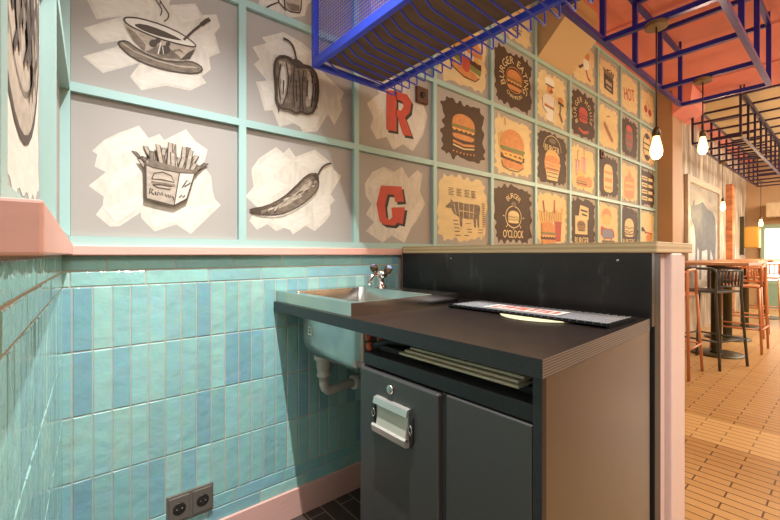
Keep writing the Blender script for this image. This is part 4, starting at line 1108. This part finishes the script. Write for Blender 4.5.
# ------------------------------------------------------------------ mural on the boarded wall
t = thing('mural', 'big framed mural of a bull on the boarded wall', 'mural', (7.6, D-.02, Z(-.5)))
ax0, ax1, az0, az1 = 6.70, 8.50, -.50, 1.0
MB().box(ax0, ax1, D-.02, D-.0005, Z(az0), Z(az1), 'muralbase').build('canvas', t)
q = MB()
for (a_, b2, c_, d_) in ((ax0-.1, ax0, az0-.1, az1+.1), (ax1, ax1+.1, az0-.1, az1+.1), (ax0, ax1, az1, az1+.1), (ax0, ax1, az0-.1, az0)): q.box(a_, b2, D-.05, D-.0005, Z(c_), Z(d_), 'muralframe')
q.build('frame', t, bevel=.01)
bull = [(.10,.80),(.13,.78),(.16,.84),(.20,.86),(.19,.80),(.30,.82),(.45,.86),(.60,.80),(.80,.78),(.90,.72),(.93,.55),(.90,.30),(.88,.08),(.82,.08),(.80,.30),(.72,.38),(.68,.10),(.62,.10),(.60,.38),(.42,.36),(.40,.08),(.34,.08),(.33,.36),(.28,.40),(.26,.12),(.21,.12),(.22,.48),(.18,.60),(.12,.64),(.08,.70)]
q = MB(); q.face([(ax0+(ax1-ax0)*u, D-.0205, Z(az0+(az1-az0)*v)) for u, v in bull], 'bulltone')
for k in range(26):
    u = rnd.uniform(.02, .98); h_ = rnd.uniform(.05, .2)
    q.face([(ax0+(ax1-ax0)*(u+d), D-.0208, Z(az0+(az1-az0)*v)) for d, v in ((-.006, .01), (.006, .01), (.012, h_), (0, h_*1.2))], 'muralframe')
q.build('bull', t)
# painted post, brass lamp box, air unit
tag(MB().box(9.22, 9.42, 1.47, D-.0005, 0, Z(1.25), 'patched').build('painted_post', base=(9.3, 1.52, 0)), 'orange and green painted post at the end of the boarded wall', 'post')
t = thing('wall_light', 'brass box wall light beside the green window', 'wall light', (10.6, 1.3, Z(.1)))
MB().box(10.55, 10.80, 1.28, D-.001, Z(.12), Z(.55), 'gold').build('shade', t, bevel=.02)
MB().box(10.50, 10.545, 1.50, D-.001, Z(-.02), Z(.75), 'olive').build('back_bar', t)
q = thing('air_unit', 'pale wooden air curtain box above the green window', 'air unit', (XW-.2, -.2, Z(.72)))
MB().box(XW-.35, XW-.001, -1.7, 1.22, Z(.74), Z(1.02), 'farwood').build('housing', q, bevel=.01)
z_ = MB()
for k in range(8): z_.box(XW-.358, XW-.3505, -1.6, .98, Z(.77)+.028*k, Z(.77)+.028*k+.016, 'holder')
z_.build('grille', q)

# ------------------------------------------------------------------ bar tables and stools
def table(x, y, label, lx=.7, ly=.7):
    t = thing('bar_table', label, 'bar table', (x, y, 0), 'high round-footed bar tables')
    MB().box(x-lx/2, x+lx/2, y-ly/2, y+ly/2, 1.0, 1.03, 'tablewood').build('table_top', t, bevel=.004)
    MB().lathe([(.055, .018), (.05, .03), (.05, .97), (.09, .975), (.09, .9995)], (x, y, 0), 'olive').build('pedestal', t)
    MB().lathe([(.24, 0), (.245, .006), (.24, .014), (.08, .0175)], (x, y, 0), 'olive', n=32).build('foot_plate', t)
table(5.68, 1.045, 'high bar table with dark round foot, nearest past the partition', .84, .66)
table(6.83, 1.14, 'high bar table with dark round foot, second past the partition')
table(8.05, 1.14, 'high bar table with dark round foot, third past the partition')
table(9.55, 1.12, 'high bar table with dark round foot, nearest the green window')

def stool(x, y, face, col, label):
    """face = direction (degrees) the sitter looks; back is opposite"""
    t = thing('bar_stool', label, 'bar stool', (x, y, 0), 'metal bar stools')
    R = Matrix.Rotation(math.radians(face), 3, 'Z')
    def P(a, b_, z): v = R @ Vector((a, b_, 0)); return (x+v.x, y+v.y, z)
    mt = 'stoolorange' if col == 'o' else 'stooldark'
    s = .19
    r_ = .0125
    q = MB()
    q.hexa([P(-s, -s, .735), P(s, -s, .735), P(s, s, .735), P(-s, s, .735), P(-s, -s, .755), P(s, -s, .755), P(s, s, .755), P(-s, s, .755)], mt); q.build('seat', t, bevel=.008)
    for sy in (-1, 1):
        MB().tube([P(s+.04, sy*(s+.035), 0), P(s-.01, sy*(s+.004), .734)], r_, mt, 10).build('leg', t)
        # rear leg runs on upwards and bends into the arm
        MB().tube([P(-s-.045, sy*(s+.035), 0), P(-s+.0, sy*(s+.016), .72), P(-s-.01, sy*(s+.016), .93), P(-s+.002, sy*(s+.016), .962), P(-s+.03, sy*(s+.016), .975), P(.05, sy*(s+.016), .975), P(.085, sy*(s+.016), .962), P(.10, sy*(s+.016), .93), P(.10, sy*(s+.016), .745)], r_, mt, 10).build('leg', t)
    q = MB(); q.tube([P(-s-.012, -s-.012, .955), P(-s-.012, s+.012, .955)], r_*.9, mt, 8); q.tube([P(-s+.0, -s-.01, .80), P(-s+.0, s+.01, .80)], r_*.7, mt, 8); q.build('back_rail', t)
    for k in range(7):
        yy = -s+.03+(2*s-.06)*k/6
        MB().tube([P(-s, yy, .80), P(-s-.012, yy, .952)], .009, mt, 6).build('back_slat', t)
    q = MB(); ft = .27; e = .225
    q.tube([P(s+.02, -e, ft), P(s+.02, e, ft)], .009, mt, 8); q.tube([P(-s-.03, -e, ft), P(-s-.03, e, ft)], .009, mt, 8)
    for sy in (-1, 1): q.tube([P(s+.02, sy*e, ft), P(-s-.03, sy*e, ft)], .009, mt, 8)
    q.build('footrest', t)
    return t
stool(4.50, 1.20, 0, 'o', 'orange metal bar stool nearest the pink partition end')
stool(5.14, 1.02, 72, 'd', 'charcoal metal bar stool in front of the nearest bar table')
stool(6.22, .93, 180, 'o', 'orange metal bar stool just beyond the nearest bar table')
stool(7.38, 1.05, 180, 'o', 'orange metal bar stool just beyond the second bar table')
stool(7.60, .64, 95, 'd', 'charcoal metal bar stool in front of the third bar table') if False else None
stool(8.62, 1.00, 180, 'o', 'orange metal bar stool just beyond the third bar table')
stool(9.0, .48, 90, 'd', 'charcoal metal bar stool nearest the green window')

# ------------------------------------------------------------------ light
def area(name, loc, rot, sx, sy, e, col=(1, 1, 1)):
    L = bpy.data.lights.new(name, 'AREA'); L.shape = 'RECTANGLE'; L.size = sx; L.size_y = sy; L.energy = e; L.color = col
    o = bpy.data.objects.new(name, L); COL.objects.link(o); o.location = loc; o.rotation_euler = rot
    return o
def spot(name, loc, to, e, col, size, blend, rad):
    L = bpy.data.lights.new(name, 'SPOT'); L.energy = e; L.color = col; L.shadow_soft_size = rad; L.spot_size = math.radians(size); L.spot_blend = blend
    o = bpy.data.objects.new(name, L); COL.objects.link(o); o.location = loc
    o.rotation_euler = (Vector(to)-Vector(loc)).to_track_quat('-Z', 'Y').to_euler()
spot('track_spot', (.416, .66, Z(1.70)), (.36, 1.10, .30), 345, (.97, .99, 1), 74, 1, .012)
spot('floor_fill_spot', (1.6, -1.3, Z(1.7)), (1.55, .05, 0), 170, (1, .95, .88), 46, .6, .1)  # added unseen spot, brightens the floor that steel and tiles mirror
area('kitchen_fill', (.3, -.9, Z(1.86)), (math.radians(30), 0, 0), 1.6, 1.4, 56, (.98, .99, 1))  # soft fill added to raise the kitchen's ambient level, no real fitting
area('dining_fill', (4.5, -.75, Z(1.86)), (math.radians(18), 0, 0), 4.2, 1.2, 120, (1, .74, .38))  # warm fill added over the dining side, stands for no fitting
area('dining_fill_up', (8.2, -1.2, Z(.9)), (pi, 0, 0), 4.5, 1.0, 70, (1, .88, .70))  # upward fill added to brighten the dining ceiling
area('dining_fill_far', (8.6, -.8, Z(1.30)), (math.radians(25), 0, 0), 4.0, 1.2, 230, (1, .90, .74))  # extra fill added to lift the far end of the room
wd = bpy.data.worlds.new('World'); S.world = wd; wd.use_nodes = True
bg = wd.node_tree.nodes['Background']; bg.inputs['Color'].default_value = (1, .97, .94, 1); bg.inputs['Strength'].default_value = .85

# ------------------------------------------------------------------ camera
cam = bpy.data.cameras.new('Camera'); co = bpy.data.objects.new('Camera', cam); COL.objects.link(co)
co.location = (0, 0, H); co.rotation_euler = (pi/2, 0, -YAW)
cam.sensor_width = 36; cam.lens = F/780*36; cam.shift_y = -6/780; cam.clip_start = .01; cam.clip_end = 60
S.camera = co
vs = S.view_settings
S.display_settings.display_device = 'sRGB'
vs.view_transform = 'Standard'; vs.look = 'None'; vs.gamma = 1; vs.use_curve_mapping = False; vs.exposure = .12
